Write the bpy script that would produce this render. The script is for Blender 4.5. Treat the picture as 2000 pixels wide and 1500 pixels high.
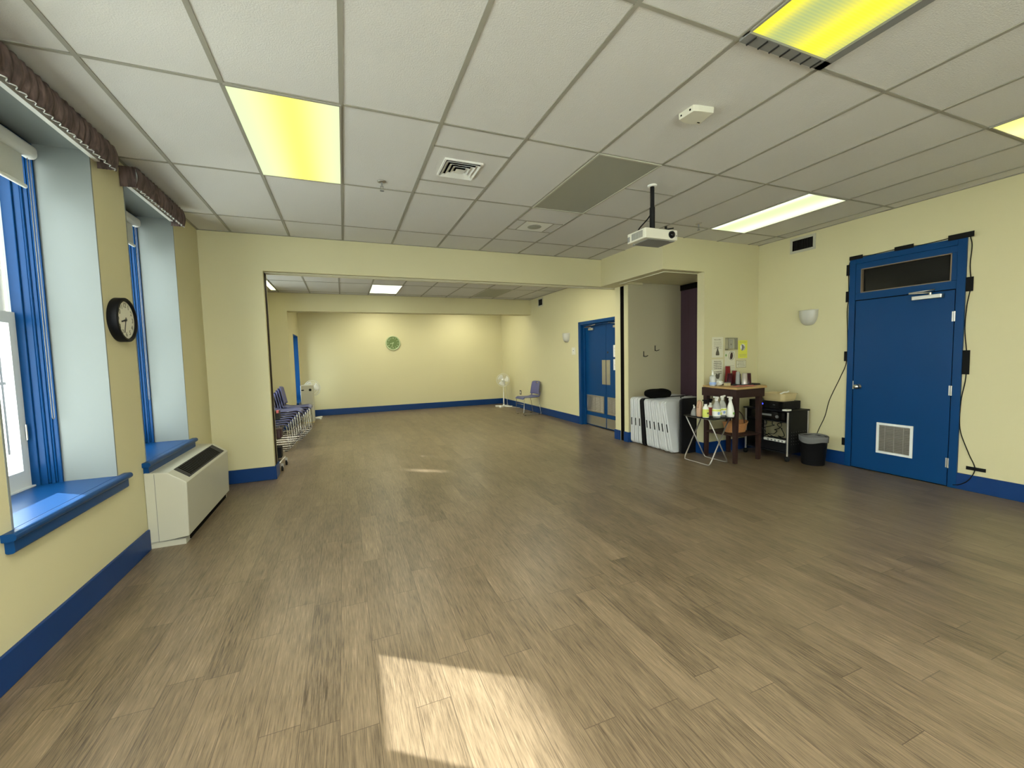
import bpy, bmesh, math, random
from mathutils import Vector, Matrix, Euler
random.seed(7)
for o in list(bpy.data.objects): bpy.data.objects.remove(o)
S = bpy.context.scene
COL = S.collection
PI = math.pi

# ---------------------------------------------------------------- camera, world, sun, exposure
cam_d = bpy.data.cameras.new('camera'); cam = bpy.data.objects.new('camera', cam_d); COL.objects.link(cam)
cam_d.sensor_fit = 'HORIZONTAL'; cam_d.sensor_width = 36.0; cam_d.lens = 36.0 * 813.36 / 2000.0
cam_d.clip_start = 0.02; cam_d.clip_end = 200
yaw, pit, rol = .3812, .0662, -.0242
fw = Vector((math.sin(yaw)*math.cos(pit), math.cos(yaw)*math.cos(pit), -math.sin(pit)))
rt = Vector((math.cos(yaw), -math.sin(yaw), 0)); up = rt.cross(fw)
r2 = math.cos(rol)*rt + math.sin(rol)*up; u2 = -math.sin(rol)*rt + math.cos(rol)*up
mw = Matrix((( r2.x, u2.x, -fw.x, 0.0), (r2.y, u2.y, -fw.y, 0.0), (r2.z, u2.z, -fw.z, 1.458), (0, 0, 0, 1)))
cam.matrix_world = mw
S.camera = cam
S.view_settings.view_transform = 'Standard'; S.view_settings.look = 'None'
S.view_settings.gamma = 1.0; S.view_settings.use_curve_mapping = False
S.view_settings.exposure = 0.50
world = bpy.data.worlds.new('sky'); S.world = world; world.use_nodes = True
wn = world.node_tree.nodes; bg = wn['Background']
bg.inputs[0].default_value = (0.94, 0.96, 0.95, 1); bg.inputs[1].default_value = 8.0
sun_d = bpy.data.lights.new('sun', 'SUN'); sun = bpy.data.objects.new('sun', sun_d); COL.objects.link(sun)
sun_d.energy = 31.0; sun_d.angle = math.radians(0.55); sun_d.color = (1.0, .94, .90)
sdir = Vector((.81, -.585, -.363)).normalized()
sun.rotation_euler = sdir.to_track_quat('-Z', 'Y').to_euler(); sun.location = (-8, 8, 8)

# ---------------------------------------------------------------- materials
def mat(name, col, rough=.6, metal=0.0, spec=.5, noise=0.0, nscale=8.0, bump=0.0, bscale=60.0, emit=None, estr=0.0, alpha=1.0, trans=0.0, coat=0.0):
    m = bpy.data.materials.new(name); m.use_nodes = True
    nt = m.node_tree; b = nt.nodes['Principled BSDF']
    b.inputs['Base Color'].default_value = (*col, 1); b.inputs['Roughness'].default_value = rough
    b.inputs['Metallic'].default_value = metal; b.inputs['Specular IOR Level'].default_value = spec
    b.inputs['Coat Weight'].default_value = coat
    if trans: b.inputs['Transmission Weight'].default_value = trans
    if alpha < 1: b.inputs['Alpha'].default_value = alpha
    tc = nt.nodes.new('ShaderNodeTexCoord')
    n = nt.nodes.new('ShaderNodeTexNoise'); n.inputs['Scale'].default_value = nscale; n.inputs['Detail'].default_value = 5
    nt.links.new(tc.outputs['Object'], n.inputs['Vector'])
    mx = nt.nodes.new('ShaderNodeMix'); mx.data_type = 'RGBA'
    k = max(noise, .015)
    mx.inputs[6].default_value = (*[c*(1-k) for c in col], 1); mx.inputs[7].default_value = (*[min(1, c*(1+k)) for c in col], 1)
    nt.links.new(n.outputs['Fac'], mx.inputs[0]); nt.links.new(mx.outputs[2], b.inputs['Base Color'])
    if bump:
        n2 = nt.nodes.new('ShaderNodeTexNoise'); n2.inputs['Scale'].default_value = bscale; n2.inputs['Detail'].default_value = 4
        nt.links.new(tc.outputs['Object'], n2.inputs['Vector'])
        bp = nt.nodes.new('ShaderNodeBump'); bp.inputs['Strength'].default_value = bump; bp.inputs['Distance'].default_value = .01
        nt.links.new(n2.outputs['Fac'], bp.inputs['Height']); nt.links.new(bp.outputs[0], b.inputs['Normal'])
    if emit:
        b.inputs['Emission Color'].default_value = (*emit, 1); b.inputs['Emission Strength'].default_value = estr
    return m

def srgb(r, g, b):
    f = lambda c: (c/255/12.92) if c/255 <= .04045 else ((c/255+.055)/1.055)**2.4
    return (f(r), f(g), f(b))

M = {}
M['wall'] = mat('wall_paint', (.60, .555, .335), .55, spec=.35, noise=.03, nscale=1.3, bump=.06, bscale=160)
M['mint'] = mat('reveal_paint', (.185, .205, .195), .6, noise=.03, nscale=2)
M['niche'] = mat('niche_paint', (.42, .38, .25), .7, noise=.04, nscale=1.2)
M['purple'] = mat('partition_fabric', (.060, .030, .045), .85, noise=.06, nscale=3, bump=.1, bscale=300)
M['cream'] = mat('cream_metal', (.66, .63, .47), .45, noise=.02)
M['blue'] = mat('blue_gloss_paint', (.0035, .046, .155), .32, spec=.14, noise=.10, nscale=2.2)
M['blued'] = mat('blue_baseboard', (.003, .034, .145), .42, spec=.25, noise=.08, nscale=3)
M['tile'] = mat('ceiling_tile', (.63, .617, .58), .85, spec=.2, noise=.03, nscale=1.1, bump=.25, bscale=130)
M['grid'] = mat('ceiling_bar', (.30, .285, .23), .6)
M['white'] = mat('white_plastic', (.74, .74, .68), .4, noise=.02)
M['whitewin'] = mat('white_vinyl', (.72, .74, .72), .35)
M['warmwhite'] = mat('cream_plastic', (.66, .64, .52), .45, noise=.02)
M['beige'] = mat('beige_enamel', (.46, .45, .36), .4, noise=.03, nscale=3)
M['tan'] = mat('tan_plastic', (.55, .45, .23), .45, noise=.03)
M['black'] = mat('black_plastic', (.006, .006, .007), .5, spec=.14)
M['blackm'] = mat('black_metal', (.008, .008, .008), .5, spec=.16)
M['blackf'] = mat('black_fabric', (.004, .004, .004), .95, spec=.05, bump=.3, bscale=200)
M['dark'] = mat('dark_grey', (.028, .028, .028), .55, spec=.2)
M['grey'] = mat('grey_plastic', (.20, .20, .19), .5)
M['chrome'] = mat('chrome_tube', (.55, .54, .52), .22, metal=1.0)
M['steel'] = mat('brushed_steel', (.55, .53, .48), .35, metal=1.0, noise=.06, nscale=14)
M['greytube'] = mat('grey_tube', (.36, .34, .31), .35, metal=.8)
M['chairblue'] = mat('blue_grey_shell', (.085, .095, .22), .45, noise=.04)
M['chairblue2'] = mat('blue_grey_back', (.10, .10, .23), .5, noise=.04)
M['wood'] = mat('dark_brown_wood', (.030, .014, .011), .5, spec=.2, noise=.25, nscale=9, bump=.1, bscale=40)
M['lightwood'] = mat('light_wood', (.45, .29, .11), .5, noise=.12, nscale=12)
M['wicker'] = mat('wicker', (.42, .19, .065), .7, noise=.2, nscale=30, bump=.8, bscale=70)
M['foldwhite'] = mat('table_plastic', (.56, .57, .57), .5, noise=.04, nscale=6, bump=.15, bscale=80)
M['foldface'] = mat('table_face', (.60, .60, .47), .55, noise=.04, nscale=5, bump=.15, bscale=120)
M['paper'] = mat('paper', (.66, .64, .50), .8)
M['paperw'] = mat('white_paper', (.78, .78, .74), .8)
M['ink'] = mat('ink', (.10, .09, .06), .8)
M['inkl'] = mat('light_ink', (.30, .28, .18), .8)
M['yellowp'] = mat('yellow_paper', (.68, .68, .09), .8)
M['burg'] = mat('burgundy_plastic', (.038, .002, .008), .3, spec=.35)
M['red'] = mat('red_plastic', (.15, .006, .008), .3, spec=.35)
M['pink'] = mat('red_cloth', (.62, .20, .17), .8, noise=.3, nscale=25)
M['pinkplastic'] = mat('pink_plastic', (.75, .18, .20), .5)
M['silver'] = mat('silver_cup', (.55, .50, .47), .35, metal=.5)
M['yellow'] = mat('yellow_label', (.58, .62, .12), .6, noise=.1, nscale=40)
M['redlab'] = mat('red_label', (.42, .07, .06), .6, noise=.1, nscale=40)
M['green'] = mat('clock_green', (.105, .165, .045), .5)
M['palegreen'] = mat('pale_green', (.42, .50, .28), .5)
M['greenlab'] = mat('green_mark', (.18, .36, .08), .6)
M['bluelab'] = mat('blue_mark', (.25, .36, .62), .6)
M['skin'] = mat('pinkish_tan_plastic', (.50, .31, .20), .5)
M['maroon'] = mat('maroon_vinyl', (.035, .008, .012), .5)
M['rubber'] = mat('rubber', (.010, .010, .010), .8, spec=.1)
M['tape'] = mat('black_tape', (.006, .006, .006), .6, spec=.12)
M['tapeg'] = mat('dark_slot', (.005, .004, .003), .9, spec=.05)
M['brownslot'] = mat('brown_slot_shade', (.025, .016, .010), .8, spec=.1)
M['offlens'] = mat('unlit_lens', (.30, .30, .24), .45, bump=.1, bscale=300)
M['facade'] = mat('pale_cladding', (.80, .82, .85), .7, noise=.03, nscale=.5)
M['asphalt'] = mat('paving', (.55, .55, .53), .9, noise=.1)
M['darkglass'] = mat('dark_glass', (.008, .008, .007), .15, spec=.35)
M['shade'] = mat('blind_fabric', (.58, .59, .53), .8)
M['skirt'] = mat('brown_frame', (.20, .15, .10), .6)
M['led'] = mat('blue_led', (.0, .0, .3), .5, emit=(.02, .03, 1.0), estr=6.0)
M['sconce'] = mat('frosted_glass', (.48, .47, .41), .35, noise=.04)

def glass_mat():
    m = bpy.data.materials.new('window_glass'); m.use_nodes = True; nt = m.node_tree
    for n in list(nt.nodes): nt.nodes.remove(n)
    out = nt.nodes.new('ShaderNodeOutputMaterial'); t = nt.nodes.new('ShaderNodeBsdfTransparent'); g = nt.nodes.new('ShaderNodeBsdfGlossy')
    t.inputs[0].default_value = (.90, .95, .95, 1); g.inputs['Roughness'].default_value = .03
    mx = nt.nodes.new('ShaderNodeMixShader')
    mx.inputs[0].default_value = .05; nt.links.new(t.outputs[0], mx.inputs[1]); nt.links.new(g.outputs[0], mx.inputs[2]); nt.links.new(mx.outputs[0], out.inputs[0])
    return m
M['glass'] = glass_mat()
def clear_mat(name, tint, gl=.12):
    m = bpy.data.materials.new(name); m.use_nodes = True; nt = m.node_tree
    for n in list(nt.nodes): nt.nodes.remove(n)
    out = nt.nodes.new('ShaderNodeOutputMaterial'); t = nt.nodes.new('ShaderNodeBsdfTransparent'); g = nt.nodes.new('ShaderNodeBsdfPrincipled')
    t.inputs[0].default_value = (*tint, 1); g.inputs['Roughness'].default_value = .15; g.inputs['Base Color'].default_value = (.7, .7, .68, 1)
    mx = nt.nodes.new('ShaderNodeMixShader'); mx.inputs[0].default_value = gl
    nt.links.new(t.outputs[0], mx.inputs[1]); nt.links.new(g.outputs[0], mx.inputs[2]); nt.links.new(mx.outputs[0], out.inputs[0])
    return m
M['clear'] = clear_mat('clear_plastic', (.85, .86, .84), .35)
M['cover'] = clear_mat('clear_guard', (.93, .93, .90), .10)
M['mesh'] = clear_mat('fan_guard_mesh', (.92, .92, .90), .30)
M['liner'] = clear_mat('bin_liner', (.40, .40, .41), .22)

def floor_mat():
    m = bpy.data.materials.new('vinyl_plank_floor'); m.use_nodes = True; nt = m.node_tree; b = nt.nodes['Principled BSDF']
    N = nt.nodes.new; L = nt.links.new
    tc = N('ShaderNodeTexCoord'); sp = N('ShaderNodeSeparateXYZ'); L(tc.outputs['Object'], sp.inputs[0])
    def mth(op, a, bb=None, cc=None):
        n = N('ShaderNodeMath'); n.operation = op
        for i, v in enumerate((a, bb, cc)):
            if v is None: continue
            if isinstance(v, (int, float)): n.inputs[i].default_value = v
            else: L(v, n.inputs[i])
        return n.outputs[0]
    u = mth('DIVIDE', mth('SUBTRACT', sp.outputs['X'], .064), .1475)
    row = mth('FLOOR', u); fu = mth('FRACT', u)
    w1 = N('ShaderNodeTexWhiteNoise'); w1.noise_dimensions = '1D'; L(row, w1.inputs['W'])
    v = mth('DIVIDE', mth('ADD', sp.outputs['Y'], mth('MULTIPLY', w1.outputs['Value'], .914)), .914)
    pid = mth('FLOOR', v); fv = mth('FRACT', v)
    cmb = N('ShaderNodeCombineXYZ'); L(row, cmb.inputs[0]); L(pid, cmb.inputs[1])
    w2 = N('ShaderNodeTexWhiteNoise'); w2.noise_dimensions = '2D'; L(cmb.outputs[0], w2.inputs['Vector'])
    # seams
    eu = mth('MINIMUM', fu, mth('SUBTRACT', 1.0, fu)); ev = mth('MINIMUM', fv, mth('SUBTRACT', 1.0, fv))
    seam = mth('MAXIMUM', mth('LESS_THAN', eu, .009), mth('LESS_THAN', ev, .0018))
    # grain
    gx = mth('ADD', mth('MULTIPLY', sp.outputs['X'], 110.0), mth('MULTIPLY', w2.outputs['Value'], 90.0))
    gy = mth('ADD', mth('MULTIPLY', sp.outputs['Y'], 4.2), mth('MULTIPLY', w2.outputs['Value'], 40.0))
    gv = N('ShaderNodeCombineXYZ'); L(gx, gv.inputs[0]); L(gy, gv.inputs[1])
    n1 = N('ShaderNodeTexNoise'); n1.inputs['Scale'].default_value = 1.0; n1.inputs['Detail'].default_value = 8; n1.inputs['Roughness'].default_value = .78; n1.inputs['Distortion'].default_value = .6
    L(gv.outputs[0], n1.inputs['Vector'])
    gv2 = N('ShaderNodeCombineXYZ'); L(mth('ADD', mth('MULTIPLY', sp.outputs['X'], 9.0), mth('MULTIPLY', w2.outputs['Value'], 50.0)), gv2.inputs[0]); L(mth('MULTIPLY', sp.outputs['Y'], 2.2), gv2.inputs[1])
    n2 = N('ShaderNodeTexNoise'); n2.inputs['Scale'].default_value = 1.0; n2.inputs['Detail'].default_value = 5; L(gv2.outputs[0], n2.inputs['Vector'])
    gv3 = N('ShaderNodeCombineXYZ'); L(mth('MULTIPLY', sp.outputs['X'], 260.0), gv3.inputs[0]); L(mth('MULTIPLY', sp.outputs['Y'], 9.0), gv3.inputs[1])
    n3 = N('ShaderNodeTexNoise'); n3.inputs['Scale'].default_value = 1.0; n3.inputs['Detail'].default_value = 3; L(gv3.outputs[0], n3.inputs['Vector'])
    f = mth('ADD', mth('ADD', mth('MULTIPLY', n1.outputs['Fac'], .56), mth('MULTIPLY', n2.outputs['Fac'], .20)), mth('MULTIPLY', n3.outputs['Fac'], .36))
    f = mth('ADD', f, mth('MULTIPLY', mth('SUBTRACT', w2.outputs['Value'], .5), .07))
    cr = N('ShaderNodeValToRGB'); L(f, cr.inputs[0])
    e = cr.color_ramp.elements
    e[0].position = .42; e[0].color = (.046, .033, .020, 1); e[1].position = .74; e[1].color = (.300, .220, .140, 1)
    for p, c in ((.50, (.108, .079, .048, 1)), (.57, (.158, .116, .071, 1)), (.64, (.200, .148, .092, 1))):
        q = cr.color_ramp.elements.new(p); q.color = c
    mx = N('ShaderNodeMix'); mx.data_type = 'RGBA'; L(mth('MULTIPLY', seam, .7), mx.inputs[0]); L(cr.outputs[0], mx.inputs[6]); mx.inputs[7].default_value = (.045, .032, .02, 1)
    L(mx.outputs[2], b.inputs['Base Color'])
    L(mth('ADD', .26, mth('MULTIPLY', n1.outputs['Fac'], .16)), b.inputs['Roughness'])
    b.inputs['Specular IOR Level'].default_value = .45
    bp = N('ShaderNodeBump'); bp.inputs['Strength'].default_value = .12; bp.inputs['Distance'].default_value = .004
    L(mth('SUBTRACT', n1.outputs['Fac'], mth('MULTIPLY', seam, .8)), bp.inputs['Height']); L(bp.outputs[0], b.inputs['Normal'])
    return m
M['floor'] = floor_mat()

def valance_mat():
    m = bpy.data.materials.new('brown_marbled_fabric'); m.use_nodes = True; nt = m.node_tree; b = nt.nodes['Principled BSDF']
    tc = nt.nodes.new('ShaderNodeTexCoord'); mp = nt.nodes.new('ShaderNodeMapping'); mp.inputs['Scale'].default_value = (20, 26, 5)
    n = nt.nodes.new('ShaderNodeTexNoise'); n.inputs['Scale'].default_value = 1.2; n.inputs['Detail'].default_value = 6; n.inputs['Distortion'].default_value = 1.5
    cr = nt.nodes.new('ShaderNodeValToRGB'); e = cr.color_ramp.elements
    e[0].position = .3; e[0].color = (.030, .018, .016, 1); e[1].position = .74; e[1].color = (.17, .115, .100, 1)
    nt.links.new(tc.outputs['Object'], mp.inputs[0]); nt.links.new(mp.outputs[0], n.inputs['Vector']); nt.links.new(n.outputs['Fac'], cr.inputs[0]); nt.links.new(cr.outputs[0], b.inputs['Base Color'])
    b.inputs['Roughness'].default_value = .75
    return m
M['valance'] = valance_mat()

def lens_mat(name, base, band, pos, wid, s, x0, x1, ribs=0.0):
    """lit prismatic lens: two tube bands across its width, colour between them from the plastic"""
    m = bpy.data.materials.new(name); m.use_nodes = True; nt = m.node_tree
    for n in list(nt.nodes): nt.nodes.remove(n)
    N = nt.nodes.new; L = nt.links.new
    out = N('ShaderNodeOutputMaterial'); em = N('ShaderNodeEmission'); L(em.outputs[0], out.inputs[0])
    tc = N('ShaderNodeTexCoord'); sp = N('ShaderNodeSeparateXYZ'); L(tc.outputs['Object'], sp.inputs[0])
    def mth(op, a, bb=None):
        n = N('ShaderNodeMath'); n.operation = op
        for i, v in enumerate((a, bb)):
            if v is None: continue
            if isinstance(v, (int, float)): n.inputs[i].default_value = v
            else: L(v, n.inputs[i])
        return n.outputs[0]
    fac = None
    for p, w in zip(pos, wid):
        d = mth('DIVIDE', mth('SUBTRACT', sp.outputs['X'], p), w)
        g = mth('POWER', 2.718, mth('MULTIPLY', mth('MULTIPLY', d, d), -1.0))
        fac = g if fac is None else mth('ADD', fac, g)
    if ribs:
        wv = mth('MULTIPLY', mth('SINE', mth('MULTIPLY', sp.outputs['Y'], 420.0)), ribs)
        fac = mth('ADD', fac, wv)
    mx = N('ShaderNodeMix'); mx.data_type = 'RGBA'; mx.clamp_factor = True
    L(fac, mx.inputs[0]); mx.inputs[6].default_value = (*base, 1); mx.inputs[7].default_value = (*band, 1)
    L(mx.outputs[2], em.inputs[0]); em.inputs[1].default_value = s*1.7
    return m

# ---------------------------------------------------------------- mesh builder
class MB:
    def __init__(s): s.bm = bmesh.new(); s.mi = 0
    def m(s, i): s.mi = i; return s
    def face(s, pts):
        vs = [s.bm.verts.new(p) for p in pts]
        f = s.bm.faces.new(vs); f.material_index = s.mi; return f
    def hull(s, bot, top):
        b = [s.bm.verts.new(p) for p in bot]; t = [s.bm.verts.new(p) for p in top]; n = len(b)
        fs = [s.bm.faces.new(b[::-1]), s.bm.faces.new(t)]
        for i in range(n): fs.append(s.bm.faces.new((b[i], b[(i+1) % n], t[(i+1) % n], t[i])))
        for f in fs: f.material_index = s.mi
        return s
    def box(s, x0, x1, y0, y1, z0, z1):
        if x0 > x1: x0, x1 = x1, x0
        if y0 > y1: y0, y1 = y1, y0
        if z0 > z1: z0, z1 = z1, z0
        return s.hull([(x0, y0, z0), (x1, y0, z0), (x1, y1, z0), (x0, y1, z0)], [(x0, y0, z1), (x1, y0, z1), (x1, y1, z1), (x0, y1, z1)])
    def rbox(s, x0, x1, y0, y1, z0, z1, r, seg=4, axis='z'):
        """box with corners rounded about an axis"""
        def ring(a0, a1, b0, b1):
            pts = []
            for cx, cy, st in ((a1-r, b1-r, 0), (a0+r, b1-r, 1), (a0+r, b0+r, 2), (a1-r, b0+r, 3)):
                for k in range(seg+1):
                    t = (st + k/seg)*PI/2; pts.append((cx + r*math.cos(t), cy + r*math.sin(t)))
            return pts
        if axis == 'z':
            p = ring(x0, x1, y0, y1); return s.hull([(a, b, z0) for a, b in p], [(a, b, z1) for a, b in p])
        if axis == 'y':
            p = ring(x0, x1, z0, z1); return s.hull([(a, y1, b) for a, b in p], [(a, y0, b) for a, b in p])
        p = ring(y0, y1, z0, z1); return s.hull([(x0, a, b) for a, b in p], [(x1, a, b) for a, b in p])
    def prism(s, poly, axis, a, b):
        if axis == 'x': return s.hull([(a, p, q) for p, q in poly], [(b, p, q) for p, q in poly])
        if axis == 'y': return s.hull([(p, a, q) for p, q in poly], [(p, b, q) for p, q in poly])
        return s.hull([(p, q, a) for p, q in poly], [(p, q, b) for p, q in poly])
    def cyl(s, p0, p1, r0, r1=None, seg=16):
        r1 = r0 if r1 is None else r1
        p0 = Vector(p0); p1 = Vector(p1); d = (p1-p0).normalized()
        a = d.orthogonal().normalized(); b = d.cross(a)
        f = lambda p, r: [tuple(p + r*(math.cos(2*PI*i/seg)*a + math.sin(2*PI*i/seg)*b)) for i in range(seg)]
        return s.hull(f(p0, r0), f(p1, r1))
    def tube(s, pts, r, seg=8, closed=False):
        pts = [Vector(p) for p in pts]; n = len(pts); rings = []
        prev = None
        for i, p in enumerate(pts):
            if closed: d = (pts[(i+1) % n] - pts[i-1]).normalized()
            elif i == 0: d = (pts[1]-p).normalized()
            elif i == n-1: d = (p-pts[i-1]).normalized()
            else: d = ((pts[i+1]-p).normalized() + (p-pts[i-1]).normalized()).normalized()
            a = d.orthogonal().normalized() if prev is None else (prev - d*prev.dot(d)).normalized()
            prev = a; b = d.cross(a)
            rings.append([s.bm.verts.new(p + r*(math.cos(2*PI*k/seg)*a + math.sin(2*PI*k/seg)*b)) for k in range(seg)])
        rr = range(n if closed else n-1)
        for i in rr:
            A = rings[i]; B = rings[(i+1) % n]
            for k in range(seg):
                f = s.bm.faces.new((A[k], A[(k+1) % seg], B[(k+1) % seg], B[k])); f.material_index = s.mi; f.smooth = True
        if not closed:
            for R_ in (rings[0][::-1], rings[-1]): f = s.bm.faces.new(R_); f.material_index = s.mi
        return s
    def lathe(s, prof, c=(0, 0, 0), seg=24, axis='z', cap=True, smooth=True, sx=1.0, sy=1.0):
        rings = []
        for r, h in prof:
            row = []
            for k in range(seg):
                t = 2*PI*k/seg; a, b = r*math.cos(t)*sx, r*math.sin(t)*sy
                q = {'z': (a, b, h), 'x': (h, a, b), 'y': (b, h, a)}[axis]
                row.append(s.bm.verts.new((c[0]+q[0], c[1]+q[1], c[2]+q[2])))
            rings.append(row)
        for A, B in zip(rings, rings[1:]):
            for k in range(seg):
                f = s.bm.faces.new((A[k], A[(k+1) % seg], B[(k+1) % seg], B[k])); f.material_index = s.mi; f.smooth = smooth
        if cap:
            for R_ in (rings[0][::-1], rings[-1]): f = s.bm.faces.new(R_); f.material_index = s.mi
        return s
    def grid(s, fn, nu, nv, th=0.0):
        """surface fn(u,v)->(x,y,z), optionally thickened along its normal by th"""
        V = [[Vector(fn(i/nu, j/nv)) for j in range(nv+1)] for i in range(nu+1)]
        top = [[s.bm.verts.new(V[i][j]) for j in range(nv+1)] for i in range(nu+1)]
        fs = []
        for i in range(nu):
            for j in range(nv): fs.append((top[i][j], top[i+1][j], top[i+1][j+1], top[i][j+1]))
        if th:
            bot = []
            for i in range(nu+1):
                row = []
                for j in range(nv+1):
                    du = V[min(i+1, nu)][j]-V[max(i-1, 0)][j]; dv = V[i][min(j+1, nv)]-V[i][max(j-1, 0)]
                    n = du.cross(dv); n = n.normalized() if n.length > 1e-9 else Vector((0, 0, 1))
                    row.append(s.bm.verts.new(V[i][j]-n*th))
                bot.append(row)
            for i in range(nu):
                for j in range(nv): fs.append((bot[i][j], bot[i][j+1], bot[i+1][j+1], bot[i+1][j]))
            for i in range(nu):
                fs.append((top[i][0], bot[i][0], bot[i+1][0], top[i+1][0])); fs.append((top[i][nv], top[i+1][nv], bot[i+1][nv], bot[i][nv]))
            for j in range(nv):
                fs.append((top[0][j], top[0][j+1], bot[0][j+1], bot[0][j])); fs.append((top[nu][j], bot[nu][j], bot[nu][j+1], top[nu][j+1]))
        for q in fs:
            f = s.bm.faces.new(q); f.material_index = s.mi; f.smooth = True
        return s
    def text(s, txt, size, mtx, depth=.001):
        c = bpy.data.curves.new('t', 'FONT'); c.body = txt; c.size = size; c.extrude = depth; c.align_x = 'CENTER'; c.align_y = 'CENTER'
        o = bpy.data.objects.new('t', c); COL.objects.link(o)
        dg = bpy.context.evaluated_depsgraph_get(); me = bpy.data.meshes.new_from_object(o.evaluated_get(dg))
        bpy.data.objects.remove(o); bpy.data.curves.remove(c)
        me.transform(mtx)
        n0 = len(s.bm.faces); s.bm.from_mesh(me); s.bm.faces.ensure_lookup_table()
        for f in s.bm.faces[n0:]: f.material_index = s.mi
        bpy.data.meshes.remove(me); return s
    def xf(s, mtx): bmesh.ops.transform(s.bm, matrix=mtx, verts=s.bm.verts[:]); return s
    def build(s, name, mats, parent=None, bevel=0.0, seg=2, loc=None, smooth=False, recalc=True):
        if recalc: bmesh.ops.recalc_face_normals(s.bm, faces=s.bm.faces[:])
        off = Vector((0, 0, 0)); p = parent
        while p is not None: off += p.location; p = p.parent
        if parent is None and loc is None:
            xs = [v.co for v in s.bm.verts]
            off = Vector(((min(v.x for v in xs)+max(v.x for v in xs))/2, (min(v.y for v in xs)+max(v.y for v in xs))/2, min(v.z for v in xs)))
        elif loc is not None: off = Vector(loc)
        bmesh.ops.translate(s.bm, vec=-off, verts=s.bm.verts[:])
        me = bpy.data.meshes.new(name); s.bm.to_mesh(me); s.bm.free()
        if smooth:
            for f in me.polygons: f.use_smooth = True
        for k in (mats if isinstance(mats, (list, tuple)) else [mats]): me.materials.append(M[k] if isinstance(k, str) else k)
        o = bpy.data.objects.new(name, me); COL.objects.link(o)
        if parent is not None: o.parent = parent
        else: o.location = off
        if bevel:
            b = o.modifiers.new('bevel', 'BEVEL'); b.width = bevel; b.segments = seg; b.limit_method = 'ANGLE'; b.angle_limit = math.radians(40)
        return o

def tag(o, label=None, cat=None, group=None, kind=None):
    if label: o['label'] = label
    if cat: o['category'] = cat
    if group: o['group'] = group
    if kind: o['kind'] = kind
    return o
def thing(name, loc, label=None, cat=None, group=None, kind=None, rz=0.0):
    o = bpy.data.objects.new(name, None); COL.objects.link(o); o.location = loc; o.rotation_euler = (0, 0, rz); o.empty_display_size = .1
    return tag(o, label, cat, group, kind)
def struct(o, label, cat): return tag(o, label, cat, kind='structure')
def copy_tree(o, parent=None):
    c = o.copy(); COL.objects.link(c); c.parent = parent
    for ch in list(o.children): copy_tree(ch, c)
    return c

H = 3.0; HB = 2.91
XL = -1.5; XR = 5.76; YB = -2.4; YH = 5.87; YH2 = 6.12; YN = 4.44; YNB = 5.62; XS = 4.29; XBR = 4.56; YBM = 9.96; YF = 12.15; XREC = -1.07

# ---------------------------------------------------------------- the shell
struct(MB().box(-2.0, 6.1, YB-.1, YF+.1, -.06, 0).build('floor', 'floor', loc=(0, 0, 0)), 'brown grey wood look vinyl plank floor', 'floor')

WINS = [(-.20, .80), (1.24, 2.24), (2.68, 3.68), (4.12, 5.12)]      # window openings in the left wall, front room
WINB = [(6.75, 7.75), (7.95, 8.95)]
ZS, ZT = .69, 2.88
def wall_with_holes(name, x0, x1, ya, yb, holes, zt=H+.05):
    b = MB(); y = ya
    for h0, h1, z0, z1 in holes:
        b.box(x0, x1, y, h0, 0, zt); b.box(x0, x1, h0, h1, 0, z0); b.box(x0, x1, h0, h1, z1, zt); y = h1
    b.box(x0, x1, y, yb, 0, zt)
    return b
struct(wall_with_holes('w', -1.99, XL, YB-.1, YBM, [(a, b, ZS-.03, ZT+.01) for a, b in WINS+WINB]).build('wall_left', 'wall', loc=(XL, 0, 0)), 'pale yellow wall on the left with deep window openings', 'wall')
BW = [(-1.2, .8), (1.0, 3.0)]  # openings added behind the camera to light the walls facing it
b = MB(); x_ = -1.95
for a, c in BW:
    b.box(x_, a, YB-.3, YB, 0, H+.05); b.box(a, c, YB-.3, YB, 0, .8); b.box(a, c, YB-.3, YB, 2.7, H+.05); x_ = c
b.box(x_, 6.0, YB-.3, YB, 0, H+.05)
struct(b.build('wall_back', 'wall'), 'pale yellow wall behind the camera', 'wall')
b = MB(); b.box(XR, XR+.2, YB-.1, 2.26, 0, H+.05); b.box(XR, XR+.2, 3.16, 5.7, 0, H+.05); b.box(XR, XR+.2, 2.26, 3.16, 2.46, H+.05)
struct(b.build('wall_right', 'wall'), 'pale yellow wall on the right around the blue door', 'wall')
# stub wall and header carrying the partition track
struct(MB().box(XL, -.865, YH, YH2, 0, H+.05).build('wall_front_left', 'wall'), 'short pale yellow wall left of the wide opening', 'wall')
b = MB(); b.box(-.865, 3.97, YH, YH2, 2.565, H+.05)
struct(b.build('wall_header', 'wall'), 'pale yellow header over the wide opening', 'wall')
tr = MB(); tr.box(-.86, 4.28, YH+.085, YH+.095, 2.555, 2.566); tr.box(-.86, 4.28, YH+.16, YH+.17, 2.555, 2.566)
struct(tr.build('trim_1', 'cream'), 'thin metal track lips under the header', 'trim')
b = MB(); b.box(-.868, -.859, YH+.075, YH+.19, .0, 2.56)  # thin strip coloured dark in place of a recessed slot
struct(b.build('trim_2', 'brownslot'), 'flat dark brown strip for the shaded slot in the left jamb of the opening', 'trim')
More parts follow.
